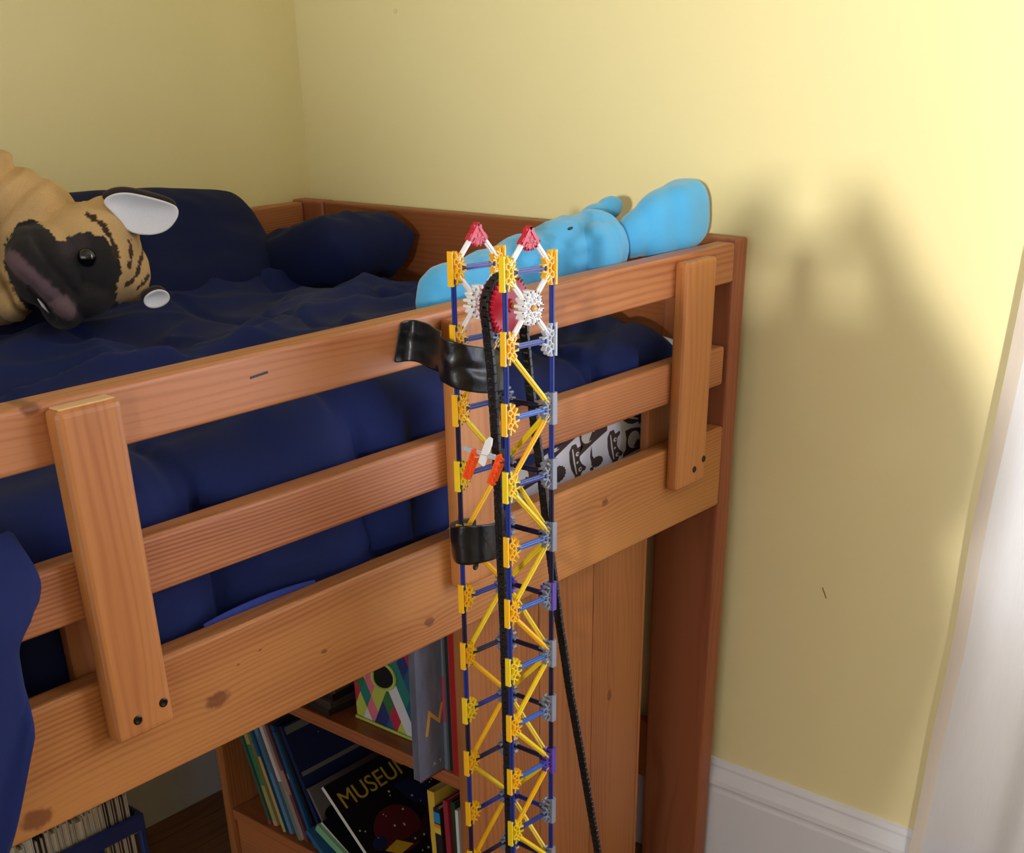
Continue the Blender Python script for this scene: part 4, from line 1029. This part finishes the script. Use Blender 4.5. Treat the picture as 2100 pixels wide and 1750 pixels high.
for s_, t_ in ((1, 'r'), (-1, 'l')):
    jt('sh' + t_, base + rt * .150 * s_ + Vector((0, 0, 1.23)), .085); jt('el' + t_, base + rt * .19 * s_ + fw * .05 + Vector((0, 0, 1.30)), .060)
    jt('tr' + t_, base + rt * .075 * s_ + Vector((0, 0, 1.29)), .085); E_.append(('che', 'tr' + t_))
    jt('la' + t_, base + rt * .135 * s_ + Vector((0, 0, 1.06)), .13); jt('lb' + t_, base + rt * .11 * s_ + Vector((0, 0, .86)), .12)
    E_ += [('che', 'la' + t_), ('la' + t_, 'lb' + t_)]
    jt('wr' + t_, PHN + rt * .090 * s_ - fw * .03 + Vector((0, 0, -.060)), .034); jt('pa' + t_, PHN + rt * .074 * s_ - fw * .01, .036)
    jt('hi' + t_, base + rt * .08 * s_ + Vector((0, 0, .70)), .085); jt('kn' + t_, base + rt * .09 * s_ + fw * .02 + Vector((0, 0, .40)), .055); jt('an' + t_, base + rt * .10 * s_ + Vector((0, 0, .08)), .040); jt('to' + t_, base + rt * .11 * s_ + fw * .15 + Vector((0, 0, .035)), .034)
    E_ += [('che', 'sh' + t_), ('sh' + t_, 'el' + t_), ('el' + t_, 'wr' + t_), ('wr' + t_, 'pa' + t_), ('pel', 'hi' + t_), ('hi' + t_, 'kn' + t_), ('kn' + t_, 'an' + t_), ('an' + t_, 'to' + t_)]
    for f_ in range(4):
        jt('f%d%s' % (f_, t_), PHN + rt * .056 * s_ + fw * .026 + Vector((0, 0, .030 - .020 * f_)), .009); jt('g%d%s' % (f_, t_), PHN + rt * .030 * s_ + fw * .026 + Vector((0, 0, .030 - .020 * f_)), .008)
        E_ += [('pa' + t_, 'f%d%s' % (f_, t_)), ('f%d%s' % (f_, t_), 'g%d%s' % (f_, t_))]
    jt('th' + t_, PHN + rt * .045 * s_ - fw * .028 + Vector((0, 0, .01)), .010); E_.append(('pa' + t_, 'th' + t_))
E_ += [('pel', 'wai'), ('wai', 'che'), ('che', 'nec'), ('nec', 'hb'), ('hb', 'hm'), ('hm', 'ht')]
ks = list(J); ix = {k: i for i, k in enumerate(ks)}
me = bpy.data.meshes.new('person'); me.from_pydata([J[k] for k in ks], [(ix[a], ix[b]) for a, b in E_], [])
tmp = bpy.data.objects.new('person_tmp', me); COL.objects.link(tmp)
sk = tmp.modifiers.new('skin', 'SKIN'); sk.use_smooth_shade = True
for k in ks:
    sv = me.skin_vertices[0].data[ix[k]]; sv.radius = (RAD[k], RAD[k]); sv.use_root = (k == 'pel')
ss = tmp.modifiers.new('ss', 'SUBSURF'); ss.levels = 2; ss.render_levels = 2
pme = bpy.data.meshes.new_from_object(tmp.evaluated_get(bpy.context.evaluated_depsgraph_get())); bpy.data.objects.remove(tmp, do_unlink=True)
def wear(co):
    z = co.z; p = co + po
    if z < .07: return lin((60, 50, 44))
    if z < .78: return lin((52, 62, 84))
    near_hand = (p - PHN).length < .11
    if z > 1.23 and not near_hand and (Vector((p.x, p.y, 0)) - Vector((HD.x, HD.y, 0))).length < .13: return lin((214, 166, 138))
    if near_hand: return lin((214, 166, 138))
    return lin((120, 122, 128))
paint(pme, wear); obj('body', pme, vcol_mat('person_surface', bump=0.0, sheen=0.0), ph, smooth=True)
bm = bmesh.new(); ellipsoid(bm, HD - po + Vector((0, 0, -.020)) - fw * .035, (.125, .125, .125), None, 4)
for v in list(bm.verts):
    q_ = v.co - (HD - po)
    if q_.dot(fw) > .020 and q_.z < .055: v.co -= fw * (q_.dot(fw) - .020)
obj('hair', mesh_of(bm), mat('brown_hair', (58, 40, 28), rough=0.7, var=0.3, nscale=80), ph, smooth=True)
for s_ in (1, -1):
    bm = bmesh.new(); ellipsoid(bm, HD - po + fw * .074 + rt * .028 * s_, (.010, .010, .007), None, 3); obj('eye', mesh_of(bm), mat('eye_dark', (50, 36, 28), rough=.2), ph, smooth=True)
    bm = bmesh.new(); ellipsoid(bm, HD - po + rt * .080 * s_ - Vector((0, 0, .005)), (.014, .014, .026), None, 3); obj('ear', mesh_of(bm), mat('ear_skin', (208, 156, 130)), ph, smooth=True)
bm = bmesh.new(); ellipsoid(bm, HD - po + fw * .084 - Vector((0, 0, .020)), (.012, .012, .018), None, 3); obj('nose', mesh_of(bm), bpy.data.materials['ear_skin'], ph, smooth=True)
bm = bmesh.new(); ellipsoid(bm, HD - po + fw * .074 - Vector((0, 0, .048)), (.018, .018, .005), None, 3); obj('mouth', mesh_of(bm), mat('lips', (170, 96, 88)), ph, smooth=True)
phone = obj('phone', box_mesh((-0.034, -0.004, -0.069), (0.034, 0.004, 0.069), 0.003, 2), M_blk, None, PHN + fw * .012 - Vector((0, 0, .085)), (0, 0, math.atan2(rt.y, rt.x)))
tag(phone, 'black phone held up in both hands of the person', 'phone')
